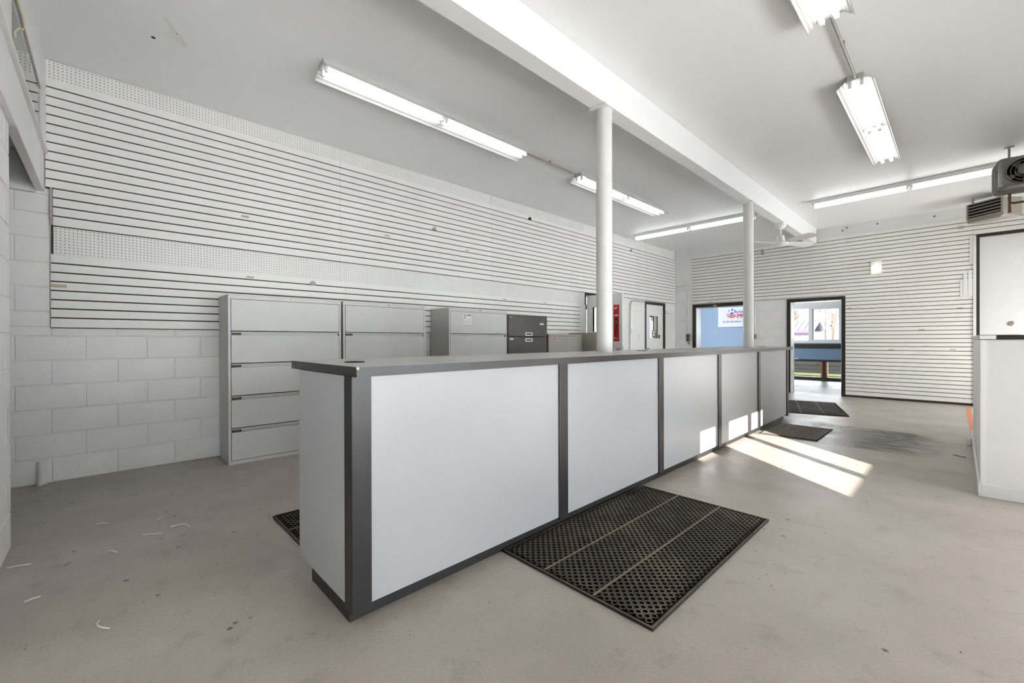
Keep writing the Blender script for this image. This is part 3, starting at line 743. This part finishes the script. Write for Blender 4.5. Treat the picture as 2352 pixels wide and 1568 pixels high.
def rubber_mat(x, y, Wd, Ln, rz, label, pitch=.042):
    m = obj('rubber_mat', rubber_mat_mesh(Wd, Ln, pitch), None, None, (x, y, 0), rz); tag(m, label, 'mat', 'black rubber drainage mats')
    for k in (1, 2): obj('seam_rib', box(Wd * k / 3 - .0055, Wd * k / 3 + .0055, .016, Ln - .016, .0118, .0138), 'rubber_seam', m)
    obj('hole_shade_sheet', box(.01, Wd - .01, .01, Ln - .01, .0005, .0015), 'hole_dark', m)  # dark sheet painting the shade at the bottom of the holes
    return m
rubber_mat(-1.752, 1.588, .90, 1.515, 0, 'black rubber drainage mat lying against the front of the counter')
rubber_mat(-3.15, .795, .90, 1.52, 0, 'black rubber drainage mat on the floor behind the counter')
rubber_mat(-2.03, 7.93, .91, 1.62, .268, 'black rubber drainage mat in front of the far doorway', .05)
rm = tag(obj('entrance_mat', box(0, .60, 0, .9, 0, .007), 'rib_base', loc=(-1.735, 5.94, 0), rz=0.0), 'grey ribbed entrance mat at the far end of the counter front', 'mat')
g = MB()
for i in range(19):
    a = .014 + i * .0304; g.prism([(a, .006), (a + .021, .006), (a + .017, .013), (a + .004, .013)], 'y', .01, .89)
obj('ribs', g, 'rib_mat', rm)['kind'] = 'stuff'
for yy in (0, .89): obj('border', box(0, .6, yy, yy + .01, .007, .010), 'rib_base', rm)

# ------------------------------------------------------------------ fluorescent fixtures
def fixture(loc, rz, wings, label, lit=True):
    """local +Y along the tubes, origin at the ceiling at one end"""
    Ln = 2.44
    fx = tag(empty('fluorescent_light', loc, rz), label, 'ceiling light', 'eight-foot fluorescent fixtures')
    ch = .045 if wings else .062
    obj('channel', box(-.06, .06, 0, Ln, -ch, 0), 'fixture_grey' if wings else 'fixture_white', fx, bevel=.003)
    if wings:
        rf = MB()
        prof = [(-.136, -.099)]
        for k in range(1, 6): prof += [(-.136 + k * .0125, -.099 + k * .0102 + (.005 if k % 2 else 0))]
        prof += [(-.066, -.046), (.066, -.046)]
        for k in range(5, 0, -1): prof += [(.136 - k * .0125, -.099 + k * .0102 + (.005 if k % 2 else 0))]
        prof += [(.136, -.099)]
        rf.strip(prof, 'y', 0, Ln)
        rf.strip([(p[0], p[1] + .003) for p in prof], 'y', 0, Ln)
        obj('reflector', rf, 'reflector_white', fx)
        for s in (-1, 1): obj('reflector_rim', box(s * .136 - .002, s * .136 + .002, 0, Ln, -.103, -.096), 'fixture_grey', fx)
        tz, tx = -.077, .042
    else:
        tz, tx = -.106, .036
        obj('cover', MB().prism([(-.06, -ch), (.06, -ch), (.03, -ch - .02), (-.03, -ch - .02)], 'y', .01, Ln - .01), 'fixture_white', fx)
    for (y0, y1) in ((.03, 1.195), (1.245, Ln - .03)):
        for s in (-1, 1):
            obj('tube', MB().cyl((s * tx, y0 + .012, tz), (s * tx, y1 - .012, tz), 0.0185, 8), 'tube_light' if wings else 'strip_tube_light', fx, smooth=True)
        for yy in (y0, y1):
            for s in (-1, 1):
                so = obj('lamp_socket', box(s * tx - .014, s * tx + .014, yy - .012, yy + .012, tz - .02, -ch), 'fixture_white', fx, bevel=.003)
    return fx
XA, XB = -3.70, -.637
fixture((XA, 1.31, ZC), 0, True, 'long fluorescent fixture with white reflector over the filing cabinets')
fixture((XA, 4.81, ZC), 0, True, 'fluorescent fixture with reflector joined by conduit, behind the nearer steel post')
fixture((XB, 4.81, ZC), 0, True, 'fluorescent fixture with ribbed reflector on the open side of the beam')
fixture((XB, 1.32, ZC), 0, True, 'fluorescent fixture with ribbed reflector overhead, cut off at the joining conduit')
fixture((-5.0, 8.545, ZC), -math.pi / 2 + .028, False, 'bare strip fluorescent fixture between the slat wall and the beam')
fixture((-1.73, 8.70, ZC), -math.pi / 2 - .03, False, 'bare strip fluorescent fixture running up to the hanging fan heater')
for x in (XA, XB):
    tag(obj('conduit', MB().cyl((x, 3.74, ZC - .03), (x, 4.82, ZC - .03), .012, 10).box(x - .016, x + .016, 4.2, 4.21, ZC - .034, ZC), 'galv', smooth=True), 'thin metal conduit between two fluorescent fixtures ' + ('over the filing cabinets' if x == XA else 'on the open side of the beam'), 'conduit')

# ------------------------------------------------------------------ ceiling fan under the beam
fan = tag(empty('ceiling_fan', (-2.168, 8.566, 3.215)), 'white ceiling fan hanging under the beam near the back wall', 'ceiling fan')
obj('canopy', MB().lathe([(.09, 0), (.095, -.03), (.085, -.06), (.045, -.1), (.02, -.112), (0, -.112)], 24), 'fixture_white', fan, smooth=True)
obj('downrod', MB().cyl((0, 0, -.1), (0, 0, -.24), .017, 14), 'fixture_white', fan, smooth=True)
obj('motor_cup', MB().lathe([(.0, -.215), (.05, -.215), (.06, -.235), (.075, -.315), (.07, -.32), (0, -.32)], 24), 'fixture_white', fan, smooth=True)
obj('motor', MB().lathe([(0, -.322), (.10, -.325), (.127, -.34), (.127, -.368), (.10, -.39), (.06, -.4), (0, -.4)], 28), 'fixture_white', fan, smooth=True)
for k in range(4):
    t = math.radians(59 + 90 * k); b = empty('blade', (0, 0, -.345), t, fan)
    bl = MB(); secs = [(.14, .04), (.26, .056), (.45, .072), (.6, .074), (.66, .05), (.68, .012)]
    vs = []; fs = []
    for (d, w) in secs:
        tl = -.32
        vs += [(d, -w, -w * tl), (d, w, w * tl), (d, w, w * tl + .006), (d, -w, -w * tl + .006)]
    for i in range(len(secs) - 1):
        for j in range(4): fs.append((i * 4 + j, i * 4 + (j + 1) % 4, i * 4 + 4 + (j + 1) % 4, i * 4 + 4 + j))
    fs += [(0, 1, 2, 3), tuple(range(len(vs) - 4, len(vs)))]
    bl.add(vs, fs); bl.box(.1, .2, -.014, .014, -.006, 0)
    bpy.data.objects.remove(b)
    obj('blade', bl, 'fixture_white', fan, (0, 0, -.345), t)

# ------------------------------------------------------------------ hanging heaters
h1 = tag(empty('unit_heater', (.5, 8.0, 2.975), .12), 'grey hanging fan heater with ribbed casing below the ceiling', 'heater')
def rrect(w, h, r, k=6):
    out = []
    for cx, cy, a in ((w - r, h - r, 0), (-w + r, h - r, 1), (-w + r, -h + r, 2), (w - r, -h + r, 3)):
        for i in range(k + 1):
            t = (a + i / k) * math.pi / 2; out.append((cx + r * math.cos(t), cy + r * math.sin(t)))
    return out
g = MB()
prof = rrect(.20, .185, .05)
ring = [(0.0, .86), (.03, .95), (.06, 1.0), (.36, 1.0), (.40, .97)]
vs = []; fs = []; m_ = len(prof)
for (y, s) in ring: vs += [(p[0] * s, y - .2, p[1] * s + .185) for p in prof]
for i in range(len(ring) - 1):
    for j in range(m_): fs.append((i * m_ + j, i * m_ + (j + 1) % m_, (i + 1) * m_ + (j + 1) % m_, (i + 1) * m_ + j))
fs.append(tuple(range((len(ring) - 1) * m_, len(ring) * m_)))
# front plate with fan opening
k0 = len(vs); nf = m_
vs += [(.148 * math.cos(2 * math.pi * j / nf + math.pi / 28), -.2, .185 + .148 * math.sin(2 * math.pi * j / nf + math.pi / 28)) for j in range(nf)]
fs += [(j, (j + 1) % m_, k0 + (j + 1) % nf, k0 + j) for j in range(m_)]
vs += [(v[0], -.08, v[2]) for v in vs[k0:k0 + nf]]
fs += [(k0 + j, k0 + (j + 1) % nf, k0 + nf + (j + 1) % nf, k0 + nf + j) for j in range(nf)]
g.add(vs, fs); obj('casing', g, 'heater_grey', h1, smooth=True)
obj('fan_well', MB().cyl((0, -.085, .185), (0, -.075, .185), .148, 28), 'hole_dark', h1)
for k in range(5):
    y = -.13 + k * .06; obj('casing_rib', MB().tube([(p[0] * 1.004, y, p[1] * 1.004 + .185) for p in prof + prof[:1]], .009, 6), 'heater_grey', h1, smooth=True)
for k in range(4):
    t = k * math.pi / 2 + .4; c, s = math.cos(t), math.sin(t)
    obj('fan_blade', MB().add([(c * .03, -.12, .185 + s * .03), (c * .14 - s * .05, -.135, .185 + s * .14 + c * .05), (c * .14 + s * .05, -.10, .185 + s * .14 - c * .05), (c * .03, -.116, .185 + s * .03), (c * .14 - s * .05, -.131, .185 + s * .14 + c * .05), (c * .14 + s * .05, -.096, .185 + s * .14 - c * .05)], [(0, 1, 2), (3, 5, 4), (0, 3, 4, 1), (1, 4, 5, 2), (2, 5, 3, 0)]), 'heater_grey', h1)
obj('fan_motor', MB().cyl((0, -.26, .185), (0, -.1, .185), .06, 18).cyl((0, -.275, .185), (0, -.26, .185), .03, 14), 'heater_grey', h1, bevel=.006, smooth=True)
for rr in (.075, .11, .143): obj('fan_guard', MB().tube([(rr * math.cos(2 * math.pi * k / 24), -.212, .185 + rr * math.sin(2 * math.pi * k / 24)) for k in range(25)], .003, 6), 'galv', h1, smooth=True)
obj('hanger_rod', MB().cyl((-.075, .05, .36), (-.075, .05, ZC - 2.975), .011, 8).box(-.115, -.035, .02, .08, ZC - 2.975 - .012, ZC - 2.975), 'galv', h1)
obj('hanger_rod', MB().cyl((.13, .05, .36), (.13, .05, ZC - 2.975), .011, 8), 'galv', h1)
tag(obj('copper_pipe', MB().tube([(.42, 8.0, 2.955), (.42, 8.0, 2.86), (.425, 8.0, 2.84), (.45, 8.0, 2.83), (1.2, 8.0, 2.84), (2.59, 8.0, 2.86)], .014, 8).cyl((.42, 8.0, 2.84), (.42, 8.0, 2.72), .014, 8), 'copper', smooth=True), 'copper pipe dropping from the fan heater and turning along the wall', 'pipe')

h2 = tag(empty('louvre_heater', (.36, 10.42, 3.10), -.62), 'beige hanging heater with black louvred grille by the overhead door', 'heater')
obj('casing', MB().prism([(-.25, .06), (-.22, .0), (.25, .0), (.25, .3), (-.25, .3)], 'x', -.22, .2) if False else MB().box(-.24, .24, -.14, .22, .04, .32), 'heater_beige', h2, bevel=.006)
obj('bottom_tray', MB().add([(-.24, -.14, .04), (.24, -.14, .04), (.24, .22, .04), (-.24, .22, .04), (-.22, -.15, 0), (.2, -.15, 0), (.2, .16, .02), (-.22, .16, .02)], [(0, 1, 2, 3), (4, 5, 6, 7), (0, 1, 5, 4), (1, 2, 6, 5), (2, 3, 7, 6), (3, 0, 4, 7)]), 'heater_beige', h2)
obj('grille_opening', box(-.215, .215, -.146, -.139, .085, .30), 'hole_dark', h2)
obj('grille_frame', MB().box(-.24, -.215, -.152, -.14, .06, .32).box(.215, .24, -.152, -.14, .06, .32).box(-.215, .215, -.152, -.14, .06, .085).box(-.215, .215, -.152, -.14, .30, .32), 'heater_beige', h2)
for k in range(4):
    z = .105 + k * .05; obj('louvre', MB().prism([(-.158, z), (-.144, z + .018), (-.142, z + .016), (-.156, z - .002)], 'x', -.215, .215), 'heater_beige', h2)
for x in (-.2, .14): obj('hanger_strap', MB().box(x, x + .03, -.1, -.094, .31, ZC - 3.10), 'galv', h2)

# ------------------------------------------------------------------ small wall fittings
wlp = tag(empty('wall_lamp', bw(4.097, .019, 2.475), BRZ), 'small square lit emergency lamp on the long slat wall', 'lamp')
obj('base_plate', box(0, .02, -.085, .085, -.01, .25), 'slat_cream', wlp, bevel=.004)
obj('glass_shade', MB().prism([(-.05, .045), (.05, .045), (.055, .13), (.028, .185), (-.028, .185), (-.055, .13)], 'x', .02, .07), 'lamp_glow', wlp, bevel=.012, seg=2)
def outlet(s, z0, z1, w, zt, label, extra=None):
    o = tag(empty('outlet_box', bw(s, 0, 0), BRZ), label, 'outlet box')
    obj('metal_box', box(.001, .055, -w / 2, w / 2, z0, z1), 'heater_grey' if extra else 'steel_taupe', o, bevel=.004)
    if extra:
        for zz in (z0 + .03, z0 + .115): obj('receptacle', box(.055, .058, -w * .28, w * .28, zz, zz + .065), 'ink_dark', o)
    else: obj('receptacle', box(.055, .058, -w * .2, w * .2, z0 + .03, z1 - .03), 'heater_grey', o)
    pts = [(.02, 0, z1), (.02, 0, zt)] if not extra else [(.02, 0, z1), (.02, 0, zt - .05), (.02, -.02, zt - .01), (.02, -.06, zt), (.02, -s + .01, zt)]
    obj('conduit', MB().tube(pts, .012, 8), 'wall_white', o, smooth=True)
    return o
ob = outlet(.373, 1.128, 1.34, .105, 2.605, 'grey double outlet box on block wall left of the banner doorway', True)
obj('plug', MB().tube([(.03, 0, 1.13), (.035, .01, 1.08), (.035, .03, 1.06), (.03, .035, 1.1)], .012, 8), 'ink_grey', ob, smooth=True)
outlet(1.942, 1.198, 1.31, .085, 2.08, 'small grey outlet box on block wall between the two doorways')

ps = tag(obj('pipe_stub', MB().cyl((-5.185, -.393, 0), (-5.185, -.393, .195), .028, 18), 'wall_white', smooth=True), 'short white pipe stub rising from the floor against the block wall', 'pipe')
obj('peeled_paint', MB().cyl((-5.179, -.389, 0), (-5.179, -.389, .03), .024, 12, .016), 'steel_taupe', ps)

# litter on the floor
def scrap(x, y, a, ln, bend, label, m='scrap_white'):
    pts = []
    for i in range(7):
        t = i / 6; pts.append((math.cos(a) * ln * (t - .5) - math.sin(a) * bend * (t - .5) ** 2 * 4, math.sin(a) * ln * (t - .5) + math.cos(a) * bend * (t - .5) ** 2 * 4, .004 + .006 * math.sin(math.pi * t)))
    tag(obj('cable_tie_scrap', MB().tube(pts, .0028, 6), m, loc=(x, y, 0), smooth=True), label, 'litter', 'plastic scraps on the floor')
near = 'thin white plastic scrap on the open floor between the block wall and the counter end'
for (x, y, a, ln, bd, lb) in ((-3.374, .183, 1.0, .11, .02, 'longer white plastic scrap with a bent tip on the open floor'), (-3.409, .348, .75, .13, -.03, 'white plastic scrap curled into a hook on the open floor'),
        (-3.80, -.03, 1.1, .06, .0, near), (-3.635, .246, 2.4, .05, .005, near), (-3.377, -.341, 1.3, .09, .01, 'straight white plastic scrap lying next to the block stub wall'),
        (-2.436, -.032, .3, .10, .02, 'pale squiggle of plastic on the floor well in front of the counter end'), (-4.424, .832, .9, .09, .02, 'curved white plastic scrap at the foot of the end filing cabinet'),
        (-3.256, .016, .6, .06, .0, near), (-2.9, -.25, 1.8, .05, .01, near)):
    scrap(x, y, a, ln, bd, lb)
tag(obj('wood_splinter', box(-.05, .05, -.006, .006, 0, .006), 'copper', loc=(.0, 6.2, 0), rz=2.6), 'thin brown splinter lying on the floor near the partition', 'litter')
g = MB()
for _ in range(260):
    k = random.random()
    if k < .45: x, y = random.gauss(-1.55, .06), random.uniform(.7, 6)
    elif k < .7: x, y = random.uniform(-4.8, -2.3), random.uniform(-.35, .75)
    else: x, y = random.uniform(-1.4, .05), random.uniform(1.0, 7)
    if (-1.76 < x < -.84 and 1.57 < y < 3.12) or (-1.76 < x < -1.12 and 5.9 < y < 6.87): continue
    s = random.uniform(.0015, .005); h = s * .6; t = random.random() * 6
    g.add([(x + s * math.cos(t), y + s * math.sin(t), 0), (x + s * math.cos(t + 2.2), y + s * math.sin(t + 2.2), 0), (x + s * math.cos(t + 4), y + s * math.sin(t + 4), 0), (x, y, h)], [(0, 1, 3), (1, 2, 3), (2, 0, 3), (2, 1, 0)])
o = obj('floor_grit', g, 'dirt'); o['kind'] = 'stuff'; tag(o, 'scattered dirt crumbs and grit on the concrete floor', 'grit')

# ------------------------------------------------------------------ room beyond the back doorways
YB2 = 14.92
struct(obj('floor_beyond', box(-7.5, 1.2, 11.25, YB2 + .1, -.15, .0), 'floor_back'), 'pale grey floor of the room beyond')
struct(obj('ceiling_beyond', box(-7.5, 1.2, 11.35, YB2 + .2, 2.9, 3.0), 'wall_white'), 'white ceiling of the room beyond')
g = MB()
WX0, WX1 = -3.62, -1.5
g.box(-7.4, WX0, 0, .15, 0, 2.9).box(WX1, 1.1, 0, .15, 0, 2.9).box(WX0, WX1, 0, .15, 2.16, 2.9).box(WX0, WX1, 0, .15, .6, .92).box(WX0, WX1, 0, .15, 1.04, 1.08)
wbd = struct(obj('wall_beyond', g, 'blue_wall', loc=(0, YB2, 0)), 'pale blue wall of the room beyond')
obj('upper_board', box(WX0 - .1, WX1 + .1, -.012, 0, 2.12, 2.89), 'wall_white', wbd)
obj('dark_rail', box(WX0 - .05, WX1 + .05, -.03, .15, .92, 1.05), 'frame_black', wbd)
obj('dark_rail', box(WX0 - .05, WX1 + .05, -.03, .15, .54, .60), 'frame_black', wbd)
obj('dark_rail', box(WX0 - .05, WX1 + .05, -.02, .15, 0, .09), 'frame_black', wbd)
obj('stud', box(-2.715, -2.655, -.01, .14, .09, .54), 'frame_black', wbd); obj('stud', box(-2.76, -2.72, .0, .14, .09, .54), 'wood_stud', wbd); obj('stud', box(-2.65, -2.61, .0, .14, .09, .54), 'wood_stud', wbd)
obj('panel_seam', box(-5.362, -5.352, -.004, 0, 0, 2.3), 'blue_wall', wbd)
obj('sill_strip', box(WX0, -3.3, -.06, 0, .60, .62), 'frame_white', wbd)
w6 = struct(empty('window_20', (0, YB2, 0)), 'white framed two-part window in the room beyond')
ax = [WX0, -3.045, -2.965, -2.30, -2.2, WX1]
fz0, fz1 = 1.08, 2.13
g = MB().box(WX0, WX1, -.02, .1, fz0, 1.15).box(WX0, WX1, -.02, .1, 2.085, 2.16)
for a, b in ((WX0 - .03, WX0 + .05), (-3.05, -2.96), (-2.31, -2.2), (WX1 - .05, WX1 + .03)): g.box(a, b, -.02, .1, 1.15, 2.085)
obj('window_frame', g, 'frame_white', w6)
obj('sash', MB().box(-2.96, -2.925, .0, .07, 1.15, 2.085).box(-2.345, -2.31, .0, .07, 1.15, 2.085).box(-2.925, -2.345, 0, .07, 1.15, 1.18).box(-2.925, -2.345, 0, .07, 2.05, 2.085), 'frame_white', w6)
for a, b in ((WX0 + .05, -3.05), (-2.925, -2.345), (-2.2, WX1 - .05)): obj('pane', box(a, b, .04, .045, 1.15, 2.085), 'glass_clear', w6)
for a, b in ((WX0, -2.76), (-2.61, WX1)): obj('pane', box(a, b, .04, .045, .09, .54), 'glass_clear', w6)
struct(obj('wall_beyond_side', MB().box(-7.5, -7.4, 11.3, YB2, 0, 2.9).box(1.1, 1.2, 11.3, YB2, 0, 2.9), 'blue_wall'), 'pale blue side walls of the room beyond')
# banner
bn = tag(obj('banner', box(0, 1.5, 0, .006, 0, .665), 'banner_white', loc=(-5.58, YB2 - .07, 1.605)), 'white banner with blue and red lettering on the blue wall', 'banner')
RX = (math.pi / 2, 0, 0)
text('lettering', 'Ame', .155, 'logo_blue', bn, (.485, -.001, .44), RX, weight=.0018, sx=1.0)
text('lettering', 'PR', .18, 'logo_red', bn, (.585, -.001, .285), RX, weight=.008, sx=1.15)
text('lettering', 'Proudly Assembled in T', .085, 'logo_navy', bn, (.14, -.001, .145), RX, weight=.001, sx=.79, shear=.12)
def star(cx, cz, r):
    return MB().prism([(cx + (r if k % 2 == 0 else r * .42) * math.sin(k * math.pi / 5 + .1), cz + (r if k % 2 == 0 else r * .42) * math.cos(k * math.pi / 5 + .1)) for k in range(10)], 'y', -.0015, 0)
for (cx, cz, r) in ((.43, .435, .075), (.445, .56, .052), (.34, .53, .034)): obj('star', star(cx, cz, r), 'logo_blue', bn)
def swoosh(cx, cz, r1, r2, dz, a0, a1):
    n = 16; o = []; i_ = []
    for k in range(n + 1):
        t = math.radians(a0 + (a1 - a0) * k / n); o.append((cx + r1 * math.cos(t), cz + r1 * math.sin(t) * .85)); i_.append((cx + r2 * math.cos(t), cz + dz + r2 * math.sin(t) * .85))
    g = MB(); vs = [(p[0], y, p[1]) for y in (-.0015, 0) for p in o + i_]; m = 2 * (n + 1); fs = []
    for k in range(n): fs += [(k, k + 1, n + 2 + k, n + 1 + k), (m + k, m + k + 1, m + n + 2 + k, m + n + 1 + k)]
    return g.add(vs, fs)
obj('swoosh', swoosh(.43, .43, .165, .165, .045, 175, 330), 'logo_red', bn)
obj('swoosh', swoosh(.44, .455, .125, .12, .03, 170, 325), 'logo_red', bn)
for x, z in ((.025, .64), (.025, .025)): obj('eyelet', MB().cyl((x, -.003, z), (x, 0, z), .012, 10), 'alu', bn)

# ------------------------------------------------------------------ outdoors
struct(obj('ground', MB().box(-120, 120, YB2 + .16, 200, -.3, -.02).box(XR + .12, 120, -80, YB2 + .16, -.3, -.02).box(-120, XR + .12, -80, YN - .12, -.3, -.02), 'concrete_out'), 'pale paved ground outside')
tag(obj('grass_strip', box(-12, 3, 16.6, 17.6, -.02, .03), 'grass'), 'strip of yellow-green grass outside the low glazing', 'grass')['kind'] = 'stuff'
rt = tag(empty('retaining_wall', (0, 17.7, 0)), 'dark timber retaining wall outside the low glazing', 'retaining wall')
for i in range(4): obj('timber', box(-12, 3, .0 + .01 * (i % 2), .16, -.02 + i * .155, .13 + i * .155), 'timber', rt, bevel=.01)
shed = tag(empty('shed', (-18, 60, 0)), 'grey shed with violet metal roof and pink eaves seen through the window', 'building')
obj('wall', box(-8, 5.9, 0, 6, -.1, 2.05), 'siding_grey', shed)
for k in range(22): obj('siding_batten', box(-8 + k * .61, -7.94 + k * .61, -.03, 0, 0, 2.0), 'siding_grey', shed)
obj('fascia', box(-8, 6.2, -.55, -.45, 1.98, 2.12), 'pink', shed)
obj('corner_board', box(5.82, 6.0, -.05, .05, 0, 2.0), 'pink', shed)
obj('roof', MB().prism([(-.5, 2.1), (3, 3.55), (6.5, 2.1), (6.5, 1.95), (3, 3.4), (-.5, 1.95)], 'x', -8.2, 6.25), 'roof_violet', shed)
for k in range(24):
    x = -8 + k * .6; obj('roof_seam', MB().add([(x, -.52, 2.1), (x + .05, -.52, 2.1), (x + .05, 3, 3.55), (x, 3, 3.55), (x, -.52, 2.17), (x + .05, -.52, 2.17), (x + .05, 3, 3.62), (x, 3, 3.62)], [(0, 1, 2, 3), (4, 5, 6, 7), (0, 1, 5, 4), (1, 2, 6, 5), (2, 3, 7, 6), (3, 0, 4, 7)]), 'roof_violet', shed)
def tree(x, y, h, label, seed):
    R = random.Random(seed); t = tag(empty('bare_tree', (x, y, 0)), label, 'tree', 'bare trees outside')
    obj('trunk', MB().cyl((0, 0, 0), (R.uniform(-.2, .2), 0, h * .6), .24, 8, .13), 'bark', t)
    for k in range(20):
        z = h * R.uniform(.25, .6); a = R.uniform(0, 6.28); l = R.uniform(1.0, 3.0); p = Vector((0, 0, z)); d = Vector((math.cos(a), math.sin(a) * .4, R.uniform(.5, 1.4))).normalized()
        q = p + d * l * .5; e = q + (d + Vector((R.uniform(-.5, .5), 0, .3))).normalized() * l * .6
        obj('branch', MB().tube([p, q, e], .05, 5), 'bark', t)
for i, (x, y, h) in enumerate(((-15.5, 68, 8.5), (-19.5, 72, 9), (-12.5, 76, 8))):
    tree(x, y, h, 'leafless brown tree standing behind the violet shed roof', 30 + i)
def pole(x, y, h, label, tilt=0):
    t = tag(empty('utility_pole', (x, y, 0)), label, 'pole')
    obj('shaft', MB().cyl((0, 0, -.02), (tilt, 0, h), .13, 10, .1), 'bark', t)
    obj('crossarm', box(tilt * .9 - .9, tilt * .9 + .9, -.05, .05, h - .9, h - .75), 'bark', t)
    return t
p1 = pole(-11.3, 64, 9, 'brown utility pole with a transformer right of the shed')
obj('transformer', MB().cyl((-.5, 0, 4.6), (-.5, 0, 5.5), .25, 12), 'siding_grey', p1)
pole(-10.35, 62, 9, 'leaning pale utility pole beyond the window', .9)
